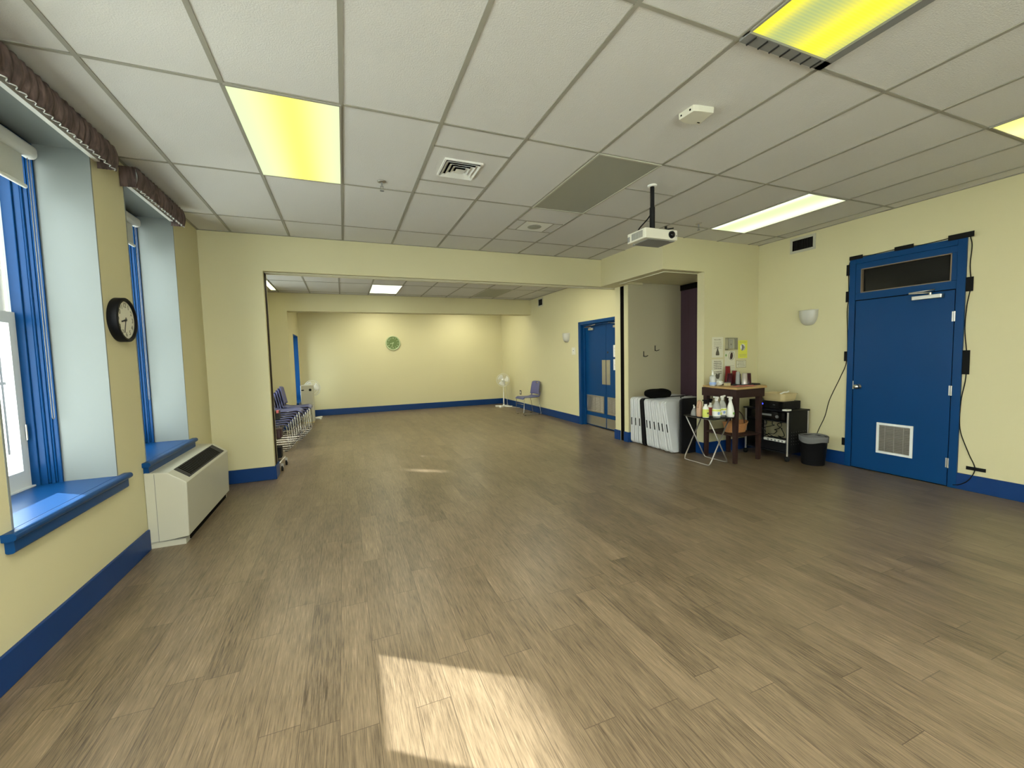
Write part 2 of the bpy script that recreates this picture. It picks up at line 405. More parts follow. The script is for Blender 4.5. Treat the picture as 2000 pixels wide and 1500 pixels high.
# bulkhead over the niche
b = MB(); b.box(3.97, XR, YN, YH2, 2.60, H+.05); b.box(3.97, 4.11, YN, YH2, 2.565, 2.60); b.box(4.11, 4.70, YN, YN+.13, 2.565, 2.60); b.box(4.11, 4.56, YNB-.06, YH2, 2.565, 2.60)
struct(b.build('wall_bulkhead', 'wall'), 'pale yellow bulkhead wrapping the storage niche', 'wall')
b = MB(); b.box(4.105, 4.118, YN+.13, YNB-.05, 2.556, 2.60); b.box(4.11, 4.70, YN+.125, YN+.137, 2.556, 2.60)
struct(b.build('trim_3', 'cream'), 'thin pale edge trim round the niche ceiling', 'trim')
# yellow wall of the signs, right of the niche
struct(MB().box(4.70, XR, YN, YN+.125, 0, 2.60).build('wall_niche_front', 'wall'), 'pale yellow wall carrying the paper notices', 'wall')
# niche back + stub
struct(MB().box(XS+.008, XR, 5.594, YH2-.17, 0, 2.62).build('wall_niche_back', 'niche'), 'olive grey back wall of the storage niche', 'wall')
b = MB(); b.box(XS, XS+.27, 5.60, 5.70, 0, 2.57); b.box(XS, XS+.27, 5.80, 5.945, 0, 2.57); b.box(XS+.06, XS+.27, 5.69, 5.81, 0, 2.57)
struct(b.build('wall_stub', 'wall'), 'narrow pale wall end beside the dark partition slot', 'wall')
struct(MB().box(XS+.004, XS+.058, 5.7005, 5.7995, 0, 2.56).build('trim_4', 'tapeg'), 'black filler for the shade in the partition slot of the wall end', 'trim')  # slot filled with black, its shade is in the colour
# purple partition parked in the niche
pr = thing('folding_partition', (5.40, 5.1, 0), 'dark purple fabric folding partition parked in the storage niche', 'partition')
b = MB()
ys = [4.575+i*(5.59-4.575)/6 for i in range(7)]
for a, c in zip(ys, ys[1:]): b.box(5.385, 5.45, a+.001, c-.001, .02, 2.50)
b.build('fabric_panel', 'purple', pr)
MB().box(5.37, 5.46, 4.575, 5.59, 2.50, 2.59).build('top_track', 'tapeg', pr)
# back room
b = MB(); b.box(XBR, XBR+.3, 5.945, 6.00, 0, H); b.box(XBR, XBR+.3, 6.00, 7.50, 2.09, H); b.box(XBR, XBR+.3, 7.50, YF+.1, 0, H); b.box(XBR+.28, XBR+.3, 6.0, 7.5, 0, H)
struct(b.build('wall_right_far', 'wall'), 'pale yellow wall with the double doors in the far room', 'wall')
struct(MB().box(-1.6, 4.9, YF, YF+.15, 0, H).build('wall_far', 'wall'), 'pale yellow end wall of the far room with the green clock', 'wall')
b = wall_with_holes('w', XREC-.35, XREC, YBM, YF, [(10.85, 11.88, .45, 2.10)]); b.box(XL-.4, XREC-.34, YBM, YBM+.3, 0, H)
struct(b.build('wall_left_far', 'wall'), 'pale yellow side wall with a window in the far room', 'wall')
struct(MB().box(XREC, XBR, YBM, YBM+.28, 2.525, H).build('wall_beam', 'wall'), 'pale yellow dropped beam across the far room', 'wall')

# ceilings
def ceiling(name, x0, x1, y0, y1, z, xs, ys, label, extra=None):
    o = MB().box(x0, x1, y0, y1, z, z+.05).build(name, 'tile', loc=(0, 0, z)); struct(o, label, 'ceiling')
    g = MB(); w = .0125
    for x in xs: g.box(x-w, x+w, y0, y1, z-.005, z+.001)
    for y in ys: g.box(x0, x1, y-w*.8, y+w*.8, z-.0045, z+.001)
    if extra: extra(g, z)
    for a in ((x0, x1, y1-.022, y1), (x0, x0+.022, y0, y1), (x1-.022, x1, y0, y1)): g.box(*a, z-.006, z+.001)
    g.build('ceiling_grid', 'grid', o)
    return o
GX = [.056+.6096*i for i in range(-2, 10)]; GY = [2.799+1.2192*j for j in range(-4, 3)]
def ext(g, z):
    for y in (3.10, 3.71): g.box(.666, 1.275, y-.009, y+.009, z-.0045, z+.001)
    g.box(1.885, 2.494, 4.43, 4.448, z-.0045, z+.001); g.box(1.885, 2.494, 4.77, 4.788, z-.0045, z+.001)
    g.box(2.000, 2.016, 4.44, 4.78, z-.0045, z+.001); g.box(2.355, 2.371, 4.44, 4.78, z-.0045, z+.001)
    g.box(2.494, 3.104, 3.30, 3.312, z-.0045, z+.001)
ceiling('ceiling', XL, XR, YB, YH, H, GX, GY, 'suspended ceiling of off-white tiles in the front room', ext)
bx = [-.02+.585*i for i in range(-2, 8)]
ceiling('ceiling_far', XL, XBR, YH2, YBM, HB, bx, [7.3, 8.51, 9.72], 'suspended tile ceiling of the far room')
struct(MB().box(XREC, XBR, YBM+.28, YF, HB, HB+.05).build('ceiling_end', 'tile'), 'tile ceiling behind the dropped beam', 'ceiling')

# baseboards
BH = .165; T = .018
def baseb(name, segs, label):
    b = MB()
    for x0, x1, y0, y1 in segs:
        b.box(x0, x1, y0, y1, 0, BH)
    return struct(b.build(name, 'blued', bevel=.004), label, 'baseboard')
baseb('baseboard_left', [(XL, XL+T, YB, 4.05), (XL, XL+T, 5.34, YH)], 'blue baseboard under the windows')
baseb('baseboard_front_left', [(XL+T, -.865, YH-T, YH), (-.865, -.845, YH-T, YH2)], 'blue baseboard left of the opening')
baseb('baseboard_right', [(XR-T, XR, YB, 2.215), (XR-T, XR, 3.215, YN)], 'blue baseboard beside the single door')
baseb('baseboard_niche', [(4.68, XR-T, YN-T, YN), (4.682, 4.70, YN-T, YN+.125)], 'blue baseboard under the paper notices')
baseb('baseboard_stub', [(XS-T, XS, 5.585, 5.70), (XS-T, XS, 5.80, 5.96), (XS, XS+.10, 5.578, 5.592)], 'blue baseboard round the narrow wall end')
baseb('baseboard_right_far', [(XBR-T, XBR, 7.575, YF-T)], 'blue baseboard beside the double doors')
baseb('baseboard_far', [(XREC, XBR, YF-T, YF)], 'blue baseboard along the far end wall')
baseb('baseboard_left_far', [(XREC, XREC+T, YBM, YF-T), (XL, XREC, YBM-T, YBM), (XL, XL+T, YH2, YBM-T)], 'blue baseboard on the far left walls')
baseb('baseboard_back', [(XL, XR, YB, YB+T)], 'blue baseboard behind the camera')

# ---------------------------------------------------------------- windows
def window(n, y0, y1, label, full=True, x=XL, zs=ZS, zt=ZT, rev='mint'):
    w = thing('window_%d' % n, (x-.3, (y0+y1)/2, zs), label, 'window', kind='structure')
    xi = x-.275                                  # inner face of the blue frame
    t = .012
    b = MB(); b.box(x-.40, x+.002, y1-t, y1+.0, zs, zt+.01); b.box(x-.40, x+.002, y0, y0+t, zs, zt+.01); b.box(x-.40, x+.002, y0, y1, zt-.001, zt+.012)
    b.build('window_reveal', rev, w)
    b = MB()
    for (a, d, xf) in ((0.0, .014, xi), (.012, .024, xi-.032), (.022, .036, xi-.062), (.034, .048, xi-.095)):
        b.box(xi-.15, xf, y1-t-d, y1-t-a, zs, zt-.005); b.box(xi-.15, xf, y0+t+a, y0+t+d, zs, zt-.005)
        b.box(xi-.149, xf-.0015, y0+t+.001, y1-t-.001, zt-.006-d*1.3, zt-.006-a*1.3)
    b.tube([(xi-.026, y1-t-.015, zs+.01), (xi-.026, y1-t-.015, zt-.04)], .007, 6)
    b.tube([(xi-.056, y1-t-.026, zs+.01), (xi-.060, y1-t-.027, zt-.04)], .008, 6)
    b.build('window_frame', 'blue', w, bevel=.004)
    a0, a1 = y0+.052, y1-.052; xs = xi-.135
    zm = (1.71+1.85)/2 if full else (zs+zt)/2
    b = MB()
    for p, q, dx in ((zs+.015, zm+.03, 0), (zm-.03, zt-.10, -.042)):
        X0, X1 = xs-.04+dx, xs+dx; lo = p+(.105 if p < zs+.1 else .07)
        b.box(X0, X1, a0, a0+.068, p, q); b.box(X0, X1, a1-.068, a1, p, q); b.box(X0, X1, a0+.068, a1-.068, p, lo); b.box(X0, X1, a0+.068, a1-.068, q-.07, q)
    b.box(xs-.03, xs+.02, a1+.0, a1+.014, zs+.01, zt-.1); b.box(xs-.03, xs+.02, a0-.014, a0, zs+.01, zt-.1); b.box(xs-.03, xs+.02, a0, a1, zs, zs+.015)
    b.build('window_sash', 'whitewin', w)
    MB().box(xs-.024, xs-.020, a0+.069, a1-.069, zs+.10, zm-.04).build('window_pane', 'glass', w)
    MB().box(xs-.064, xs-.060, a0+.069, a1-.069, zm+.04, zt-.17).build('window_pane', 'glass', w)
    b = MB(); b.box(x-.40, x, y0+.001, y1-.001, zs-.035, zs+.006)
    b.rbox(x-.01, x+.055, y0-.075, y1+.075, zs-.032, zs+.006, .018, 4, 'y')
    b.rbox(x-.001, x+.035, y0-.055, y1+.055, zs-.095, zs-.028, .012, 3, 'y')
    b.build('window_sill', 'blue', w)
    if n in (1, 2):
        MB().cyl((xs+.012, a1-.03, 1.0), (xs+.012, a1-.03, 1.10), .006).build('window_latch', 'steel', w)
    return w
window(1, *WINS[2], 'tall window with blue frame and sunlit blue sill, nearest the camera')
window(2, *WINS[3], 'tall blue framed window between the black clock and the corner')
window(3, *WINS[1], 'blue framed window beside the camera')
window(4, *WINS[0], 'blue framed window behind the camera')
window(5, *WINB[0], 'blue framed window in the far room beside the opening')
window(6, *WINB[1], 'blue framed window in the far room by the chair stacks')
window(7, 10.87, 11.87, 'narrow view of a blue framed window beside the far wall', x=XREC, zs=.48, zt=2.09, full=False, rev='blue')

for k, (a, c) in enumerate(BW):  # added windows, out of view, daylight for the header and front-facing walls
    w = thing('window_%d' % (8+k), ((a+c)/2, YB-.2, .8), 'unseen white framed window added behind the camera to light the room', 'window', kind='structure')
    b = MB(); b.box(a, a+.06, YB-.24, YB-.18, .8, 2.7); b.box(c-.06, c, YB-.24, YB-.18, .8, 2.7); b.box(a+.06, c-.06, YB-.24, YB-.18, .8, .87); b.box(a+.06, c-.06, YB-.24, YB-.18, 2.63, 2.7); b.box(a+.06, c-.06, YB-.235, YB-.185, 1.7, 1.76)
    b.build('window_frame', 'whitewin', w)
    MB().box(a+.06, c-.06, YB-.213, YB-.208, .87, 2.63).build('window_pane', 'glass', w)
def blind(y0, y1, label):
    xi = XL-.275
    w = thing('roller_blind', (xi+.05, (y0+y1)/2, 2.80), label, 'blind', 'roller blinds at the head of the windows')
    xc = xi+.002
    MB().rbox(xi-.028, xi+.040, y0+.048, y1-.050, 2.765, 2.850, .030, 5, 'y').build('cassette', 'white', w)
    MB().box(xc-.002, xc+.001, y0+.10, y1-.125, 2.585, 2.79).build('blind_fabric', 'shade', w)
    MB().rbox(xc-.010, xc+.010, y0+.095, y1-.115, 2.565, 2.59, .009, 3, 'y').build('bottom_bar', 'white', w)
    MB().cyl((xc, y1-.135, 2.778), (xc, y1-.118, 2.778), .014).build('end_pin', 'steel', w)
    ps = [(xc, y1-.075, 2.77), (xc, y1-.075, 1.14)] + [(xc, y1-.0625-.0125*math.cos(t*PI/6), 1.14-.018*math.sin(t*PI/6)) for t in range(1, 6)] + [(xc, y1-.05, 1.14), (xc, y1-.05, 2.77)]
    MB().tube(ps, .0022, 5).build('pull_chain', 'grey', w)
blind(*WINS[2], 'white roller blind raised at the top of the nearest window')
blind(*WINS[3], 'white roller blind raised at the top of the farther window by the corner')

def valance(y0, y1, label):
    t = thing('valance', (XL+.06, (y0+y1)/2, 2.8), label, 'valance', 'brown valances over the windows')
    L = y1-y0; n = int(L*110)
    rs = [random.uniform(-1, 1) for _ in range(n+1)]
    def fn(u, v):
        y = y0+L*u; k = u*n
        w = .010*math.sin(y*95+1.5*math.sin(y*13)) + .004*rs[min(n, int(k))]
        bulge = .016*math.sin(v*PI)
        return (XL+.105+w*(.5+.5*v)+bulge, y, 2.955-.155*v + (.005*rs[min(n, int(k))] if v > .99 else 0))
    MB().grid(fn, n, 8, .004).build('front_cloth', 'valance', t)
    for e, yy in (('a', y0), ('b', y1)):
        MB().grid(lambda u, v: (XL+.005+.1*u, yy+.004*math.sin(u*30), 2.952-.15*v), 10, 3, .004).build('side_cloth', 'valance', t)
    b = MB(); b.box(XL+.001, XL+.095, y0+.01, y1-.01, 2.93, 2.948); b.box(XL+.001, XL+.03, y0+.02, y1-.02, 2.84, 2.87)
    b.build('mounting_board', 'white', t)
    MB().grid(lambda u, v: (XL+.103+.010*math.sin((y0+L*u)*95)+.002*v, y0+L*u, 2.801-.006*v), n, 1, .002).build('hem', 'whitewin', t)
valance(2.55, 3.755, 'long brown ruffled valance over the nearest window')
valance(4.065, 5.06, 'shorter brown ruffled valance over the farther window')
valance(1.05, 2.40, 'brown ruffled valance over the window beside the camera')

# ---------------------------------------------------------------- outside
b = MB(); xw = (-9.08, -9.0)
za, zb = 4.36, 4.56
b.box(*xw, 9.3, 34, -1, za); b.box(*xw, 9.3, 34, zb, 15)
b.box(*xw, 9.3, 12.50, za, zb); b.box(*xw, 12.66, 13.38, za, zb); b.box(*xw, 13.64, 34, za, zb)  # near end and two gaps shaped to block the sun and pass slivers
b.box(-16, -9.08, 33.8, 34, -1, 15)
for k in range(26):
    if k in (3, 4): continue
    b.m(1).box(-9.0, -8.985, 9.6+k*.95, 9.66+k*.95, -1, 15); b.m(0)
for z in (1.0, 4.0, 7.0, 10.0): b.m(1).box(-9.0, -8.98, 9.3, 34, z, z+.08)
tag(b.build('pale_building', ['facade', 'dark']), 'pale clad building seen through the windows', 'building')
tag(MB().box(-9.3, -9.0, 3.5, 9.29, 4.46, 15).build('sun_blocker', 'facade'), 'unseen pale block added outside to cut the sun through the windows', 'building')  # box added out of view to keep the sun patch indoors low
struct(MB().box(-40, -2.0, -20, 45, -1.1, -1).build('trim_5', 'asphalt'), 'paved ground outside', 'ground')

# ---------------------------------------------------------------- lights in the ceiling
def troffer(x0, x1, y0, y1, z, label, mt, group='lit ceiling light panels', lip=.012):
    t = thing('ceiling_light', ((x0+x1)/2, (y0+y1)/2, z-.012), label, 'ceiling light', group)
    b = MB(); f = lip
    b.box(x0, x1, y0, y0+f, z-.012, z); b.box(x0, x1, y1-f, y1, z-.012, z); b.box(x0, x0+f, y0+f, y1-f, z-.012, z); b.box(x1-f, x1, y0+f, y1-f, z-.012, z)
    b.build('light_frame', 'grid', t)
    o = MB().box(x0+f, x1-f, y0+f, y1-f, z-.008, z-.001).build('diffuser', mt, t)
    return t
def LM(name, x0, x1, *a, **k): return lens_mat(name, *a, x0, x1, **k)
troffer(-.553, .056, 2.799, 4.018, H, 'lit ceiling panel with yellow middle nearest the windows', LM('lens_a', 0, 0, (.19, .23, .13), (.30, .265, .05), (.02,), (.16,), 2))
big = troffer(1.885, 2.494, .361, 1.555, H, 'large bright yellow ceiling light at the top edge of the view', LM('lens_b', 0, 0, (.105, .125, .050), (.27, .235, .014), (.10, -.27), (.13, .07), 2, ribs=.06))
b = MB(); b.box(1.885, 2.494, 1.515, 1.575, H-.020, H-.002); b.box(2.440, 2.494, .361, 1.575, H-.020, H-.002)
for k in range(7): b.m(1).box(1.93+k*.08, 1.936+k*.08, 1.52, 1.575, H-.026, H-.02); b.m(0)
b.build('open_door_frame', ['grey', 'dark'], big)
troffer(4.323, 4.933, 2.799, 4.018, H, 'bright greenish white ceiling light above the alcove near the wall vent', LM('lens_c', 0, 0, (.19, .215, .115), (.30, .33, .22), (.17, -.25), (.12, .05), 2))
troffer(4.323, 4.933, .361, 1.567, H, 'lit ceiling panel cut by the right edge of the view', LM('lens_d', 0, 0, (.26, .24, .07), (.30, .28, .12), (0,), (.15,), 2))
troffer(-.553, .056, .361, 1.567, H, 'unseen lit ceiling panel added above the camera to brighten the room', LM('lens_e', 0, 0, (6.5, 6.4, 5.6), (7.0, 6.8, 5.6), (.02,), (.16,), 2))  # out of view, put in for its light and much stronger than visible panels
troffer(1.885, 2.494, -1.9, -.9, H, 'unseen lit ceiling panel added behind the camera to brighten the room', LM('lens_f', 0, 0, (6.5, 6.4, 5.6), (7.0, 6.8, 5.6), (.02,), (.16,), 2))  # out of view, boosted as fill from behind the camera
troffer(.565, 1.150, 8.51, 9.62, HB, 'bright white ceiling light in the middle of the far room', LM('lens_g', 0, 0, (.26, .29, .20), (.40, .42, .33), (-.17, .17), (.1, .1), 2))
troffer(-1.30, -1.19+.0, 8.51, 9.62, HB, 'sliver of a lit ceiling panel at the far left window side', LM('lens_h', 0, 0, (1.0, 1.2, .6), (1.3, 1.3, .6), (0,), (.2,), 1.7))
HL = LM('lens_i', 0, 0, (3.3, 3.2, 2.5), (3.4, 3.3, 2.5), (.02,), (.16,), 2)
HB_ = LM('lens_j', 0, 0, (6.6, 6.5, 6.1), (7.0, 6.8, 6.2), (.02,), (.16,), 2)
for (x0, y0, z) in ((-.553, -2.0, H), (.666, -2.0, H)):  # extra panels out of view, added to brighten surfaces facing the camera
    troffer(x0, x0+.61, y0, y0+1.2, z, 'unseen lit ceiling panels added behind the camera as fill light', HB_)
for (x0, y0, z) in ((.565, 6.13, HB), (2.905, 6.13, HB), (-1.19, 6.13, HB)):  # panels added out of view to lift the far room
    troffer(x0, x0+.585, y0, y0+1.15, z, 'unseen lit ceiling panels added behind the header to brighten the far room', HL)
for (x0, y0, z) in ((.565, 10.4, HB), (2.905, 10.4, HB)):  # panels added out of view to light the end behind the beam
    troffer(x0, x0+.585, y0, y0+1.15, z, 'unseen lit ceiling panels added behind the far beam to brighten the end', HL)
def dead(x0, x1, y0, y1, z, label):
    t = thing('ceiling_light', ((x0+x1)/2, (y0+y1)/2, z-.012), label, 'ceiling light', 'unlit ceiling light panels')
    b = MB(); f = .016
    b.box(x0, x1, y0, y0+f, z-.012, z); b.box(x0, x1, y1-f, y1, z-.012, z); b.box(x0, x0+f, y0+f, y1-f, z-.012, z); b.box(x1-f, x1, y0+f, y1-f, z-.012, z)
    b.build('light_frame', 'beige', t)
    MB().box(x0+f, x1-f, y0+f, y1-f, z-.008, z-.001).build('diffuser', 'offlens', t)
dead(1.885, 2.494, 2.799, 4.018, H, 'unlit grey ceiling light panel behind the projector pole')
dead(2.905, 3.49, 8.51, 9.62, HB, 'unlit grey ceiling light panel in the far room')

# ---------------------------------------------------------------- ceiling fittings
def diffuser_vent():
    cx, cy = .95, 3.41
    t = thing('ceiling_vent', (cx, cy, H-.02), 'square ceiling air diffuser with nested louvres', 'air vent')
    b = MB(); o = .155; i = .14
    for (a, c, d, e) in ((-o, o, -o, -i), (-o, o, i, o), (-o, -i, -i, i), (i, o, -i, i)): b.box(cx+a, cx+c, cy+d, cy+e, H-.012, H)
    b.build('vent_frame', 'white', t)
    MB().box(cx-i, cx+i, cy-i, cy+i, H-.004, H-.001).build('vent_throat', 'tapeg', t)
    for k, r in enumerate((.138, .104, .070)):
        b = MB(); r2_ = r-.026; zt = H-.004; zb = H-.022
        A = [(cx+r*sx, cy+r*sy, zt if False else zb) for sx, sy in ((-1, -1), (1, -1), (1, 1), (-1, 1))]
        B = [(cx+r2_*sx, cy+r2_*sy, zt) for sx, sy in ((-1, -1), (1, -1), (1, 1), (-1, 1))]
        C = [(p[0], p[1], p[2]+.002) for p in A]; D = [(p[0], p[1], p[2]+.002) for p in B]
        for j in range(4):
            b.face([A[j], A[(j+1) % 4], B[(j+1) % 4], B[j]]); b.face([C[j], D[j], D[(j+1) % 4], C[(j+1) % 4]])
            b.face([A[j], C[j], C[(j+1) % 4], A[(j+1) % 4]])
        b.build('louvre_ring', 'white', t)
    b = MB(); r = .038; b.hull([(cx-r, cy-r, H-.022), (cx+r, cy-r, H-.022), (cx+r, cy+r, H-.022), (cx-r, cy+r, H-.022)], [(cx-.006, cy-.006, H-.005), (cx+.006, cy-.006, H-.005), (cx+.006, cy+.006, H-.005), (cx-.006, cy+.006, H-.005)])
    b.build('vent_core', 'white', t)
diffuser_vent()
t = thing('ceiling_speaker', (2.185, 4.61, H-.01), 'small square speaker grille set in a ceiling tile', 'speaker')
MB().box(2.016, 2.355, 4.448, 4.77, H-.004, H-.0005).build('grille_plate', 'white', t)
MB().lathe([(.085, 0), (.08, -.005), (.02, -.007)], (2.185, 4.61, H-.004), 24).build('round_grille', 'offlens', t)
def sprinkler(x, y, z, label):
    t = thing('sprinkler_head', (x, y, z-.08), label, 'sprinkler', 'ceiling sprinkler heads')
    MB().lathe([(.038, 0), (.036, -.008), (.012, -.013)], (x, y, z), 20).build('escutcheon', 'steel', t)
    b = MB(); b.cyl((x, y, z-.010), (x, y, z-.045), .009, .007, 10); b.cyl((x-.012, y, z-.045), (x-.004, y, z-.078), .003, seg=6); b.cyl((x+.012, y, z-.045), (x+.004, y, z-.078), .003, seg=6); b.cyl((x-.014, y, z-.043), (x+.014, y, z-.043), .004, seg=6)
    b.build('sprinkler_body', 'grey', t)
    MB().lathe([(.004, .003), (.019, 0), (.018, -.003), (.004, -.003)], (x, y, z-.080), 14).build('deflector', 'grey', t)
sprinkler(.375, 3.86, H, 'sprinkler head hanging beside the yellow-centred ceiling panel')
sprinkler(4.03, 3.90, H, 'sprinkler head hanging between projector and the far right light')
sprinkler(3.05, 7.57, HB, 'tiny sprinkler head on the far room ceiling')
t = thing('access_point', (2.17, 2.12, H-.05), 'white wedge shaped sensor box on the ceiling', 'sensor')
b = MB(); P = [(2.09, 2.19), (2.10, 2.075), (2.135, 2.065), (2.24, 2.05), (2.262, 2.185), (2.20, 2.205), (2.14, 2.205)]
b.hull([(x, y, H-.038) for x, y in P], [(x+(2.17-x)*-.06, y, H) for x, y in P]); b.build('sensor_body', 'warmwhite', t, bevel=.004)
b = MB(); b.box(2.0885, 2.094, 2.165, 2.175, H-.025, H-.015); b.build('sensor_hole', 'tapeg', t)
MB().box(2.092, 2.098, 2.095, 2.105, H-.025, H-.015).build('sensor_hole', 'tapeg', t)
MB().box(2.225, 2.245, 2.165, 2.173, H-.0395, H-.036).build('sensor_slot', 'tapeg', t)

# projector
px, py = 2.711, 3.17
t = thing('projector_mount', (px, py, 2.58), 'black ceiling pole carrying the projector', 'mount')
b = MB(); b.cyl((px, py, 2.79), (px, py, H), .019, seg=20); b.cyl((px, py, 2.60), (px, py, 2.80), .024, seg=20); b.build('pole', 'blackm', t)
MB().lathe([(.042, 0), (.040, -.012), (.02, -.014)], (px, py, H), 24).build('ceiling_plate', 'white', t)
b = MB(); b.box(px-.05, px+.10, py-.05, py+.05, 2.588, 2.60); b.tube([(px, py, 2.597), (px+.10, py-.05, 2.594), (px+.16, py-.10, 2.60)], .006, 6); b.tube([(px, py, 2.597), (px-.10, py+.05, 2.59)], .006, 6); b.build('bracket', 'blackm', t)
b = MB(); b.lathe([(.002, -.012), (.012, -.008), (.012, .008), (.002, .012)], (px+.105, py-.06, 2.612), 10); b.build('knob', 'blackm', t)
b = MB(); b.tube([(px, py+.01, 2.75), (px-.03, py+.03, 2.70), (px-.09, py+.06, 2.63), (px-.12, py+.07, 2.585)], .006, 6); b.build('cable', 'rubber', t)
p = thing('projector', (2.73, 3.19, 2.49), 'white projector hanging from the black ceiling pole', 'projector')
b = MB(); b.rbox(2.545, 2.915, 3.065, 3.325, 2.490, 2.580, .012, 3); b.build('housing', 'warmwhite', p, bevel=.006)
MB().box(2.60, 2.90, 3.09, 3.31, 2.484, 2.4905).build('base_plate', 'grey', p)
b = MB()
for k in range(15): b.box(2.5425, 2.546, 3.105+k*.0105, 3.109+k*.0105, 2.505, 2.565)
b.box(2.5420, 2.5455, 3.285, 3.315, 2.505, 2.55); b.build('vent_grille', 'grey', p)
b = MB(); b.cyl((2.84, 3.066, 2.536), (2.84, 3.050, 2.536), .034, .031, 24); b.build('lens_ring', 'black', p)
MB().lathe([(.024, 0), (.018, -.006), (.004, -.009)], (2.84, 3.050, 2.536), 20, 'y').build('lens', 'darkglass', p)
MB().cyl((2.895, 3.064, 2.53), (2.895, 3.062, 2.53), .006, seg=12).build('sensor_window', 'grey', p)
b = MB(); b.cyl((2.60, 3.29, 2.478), (2.60, 3.29, 2.49), .014, seg=12); b.build('foot', 'grey', p)
MB().cyl((2.86, 3.10, 2.480), (2.86, 3.10, 2.49), .012, seg=12).build('foot', 'grey', p)

# ---------------------------------------------------------------- clocks
def clock(c, r, depth, axis, rim, face, ink, hand, label, name, rot, hrs=(8, 33)):
    """face built looking along -Y (towards the viewer), then turned by rot about z"""
    t = thing(name, c, label, 'clock')
    Rz = Matrix.Rotation(rot, 4, 'Z'); T_ = Matrix.Translation(c)
    def done(b, n, m, par=t, **k):
        b.xf(T_ @ Rz); return b.build(n, m, par, **k)
    done(MB().lathe([(r*.98, 0), (r, -.004), (r, -depth), (r*.97, -depth-.004), (r*.86, -depth-.004), (r*.85, -depth+.012), (.001, -depth+.012)], (0, 0, 0), 48, 'y'), 'rim', rim)
    done(MB().cyl((0, -depth+.013, 0), (0, -depth+.010, 0), r*.855, seg=48), 'dial', face)
    b = MB()
    for n in range(1, 13):
        a = n*PI/6; rr = r*.66
        b.text(str(n), r*.30, Matrix.Translation((rr*math.sin(a), -depth+.0095, rr*math.cos(a))) @ Matrix.Rotation(PI/2, 4, 'X') @ (Matrix.Rotation(-a, 4, 'Z') if name == 'green_wall_clock' else Matrix.Identity(4)), .0005)
    done(b, 'numerals', ink, recalc=False)
    for L, w, a, nm in ((.42, .035, (hrs[0]+hrs[1]/60)*PI/6, 'hour_hand'), (.62, .028, hrs[1]*PI/30, 'minute_hand')):
        b = MB(); w *= r; L *= r
        b.box(-w, w, -depth+.007, -depth+.0085, -r*.12, L); b.xf(Matrix.Rotation(a, 4, 'Y')); done(b, nm, hand)
    done(MB().cyl((0, -depth+.009, 0), (0, -depth+.003, 0), r*.05, seg=16), 'spindle', hand)
    return t
clock((XL, 3.865, 1.788), .158, .055, 'x', 'black', 'warmwhite', 'ink', 'dark', 'round black rimmed wall clock between the two windows', 'wall_clock', PI/2)
clock((1.295, YF, 1.912), .200, .035, 'y', 'palegreen', 'green', 'palegreen', 'palegreen', 'round green wall clock on the far end wall', 'green_wall_clock', 0.0)

# ---------------------------------------------------------------- fan coil unit under window 2
t = thing('fan_coil_unit', (-1.36, 4.69, 0), 'cream metal fan coil heater with black top grille under the second window', 'heater')
y0, y1 = 4.055, 5.33
prof = [(XL+.002, .04), (-1.235, .065), (-1.225, .505), (-1.232, .515), (-1.345, .598), (XL+.002, .612)]
b = MB(); b.prism(prof, 'y', y0, y1); b.build('cabinet', 'beige', t, bevel=.006)
b = MB(); b.prism([(XL+.002, 0), (-1.262, 0), (-1.262, .045), (XL+.002, .045)], 'y', y0+.012, y1-.012); b.build('plinth', 'beige', t)
b = MB(); b.box(-1.2635, -1.2555, y0+.10, y1-.06, .008, .062); b.build('air_intake', 'tapeg', t)
def slope(x): return .598-(x+1.345)*(.598-.515)/(-1.232+1.345)
xa, xb = -1.342, -1.240
b = MB(); b.hull([(xa, y0+.12, slope(xa)+.0005), (xb, y0+.12, slope(xb)+.0005), (xb, y1-.08, slope(xb)+.0005), (xa, y1-.08, slope(xa)+.0005)], [(xa, y0+.12, slope(xa)+.004), (xb, y0+.12, slope(xb)+.004), (xb, y1-.08, slope(xb)+.004), (xa, y1-.08, slope(xa)+.004)])
b.build('grille_plate', 'dark', t)
g = MB(); g2 = MB()
n = 24
for k in range(n):
    ya = y0+.19+k*.0375
    g.hull([(xa+.008, ya, slope(xa+.008)+.004), (xb-.008, ya, slope(xb-.008)+.004), (xb-.008, ya+.022, slope(xb-.008)+.004), (xa+.008, ya+.022, slope(xa+.008)+.004)],
           [(xa+.008, ya, slope(xa+.008)+.0055), (xb-.008, ya, slope(xb-.008)+.0055), (xb-.008, ya+.022, slope(xb-.008)+.0055), (xa+.008, ya+.022, slope(xa+.008)+.0055)])
g.build('grille_slots', 'tapeg', t)
b = MB(); b.box(-1.434, -1.431, y0-.0015, y0+.001, .05, .60); b.box(XL+.004, -1.24, y0-.0015, y0+.001, .052, .055); b.build('panel_seam', 'grey', t)

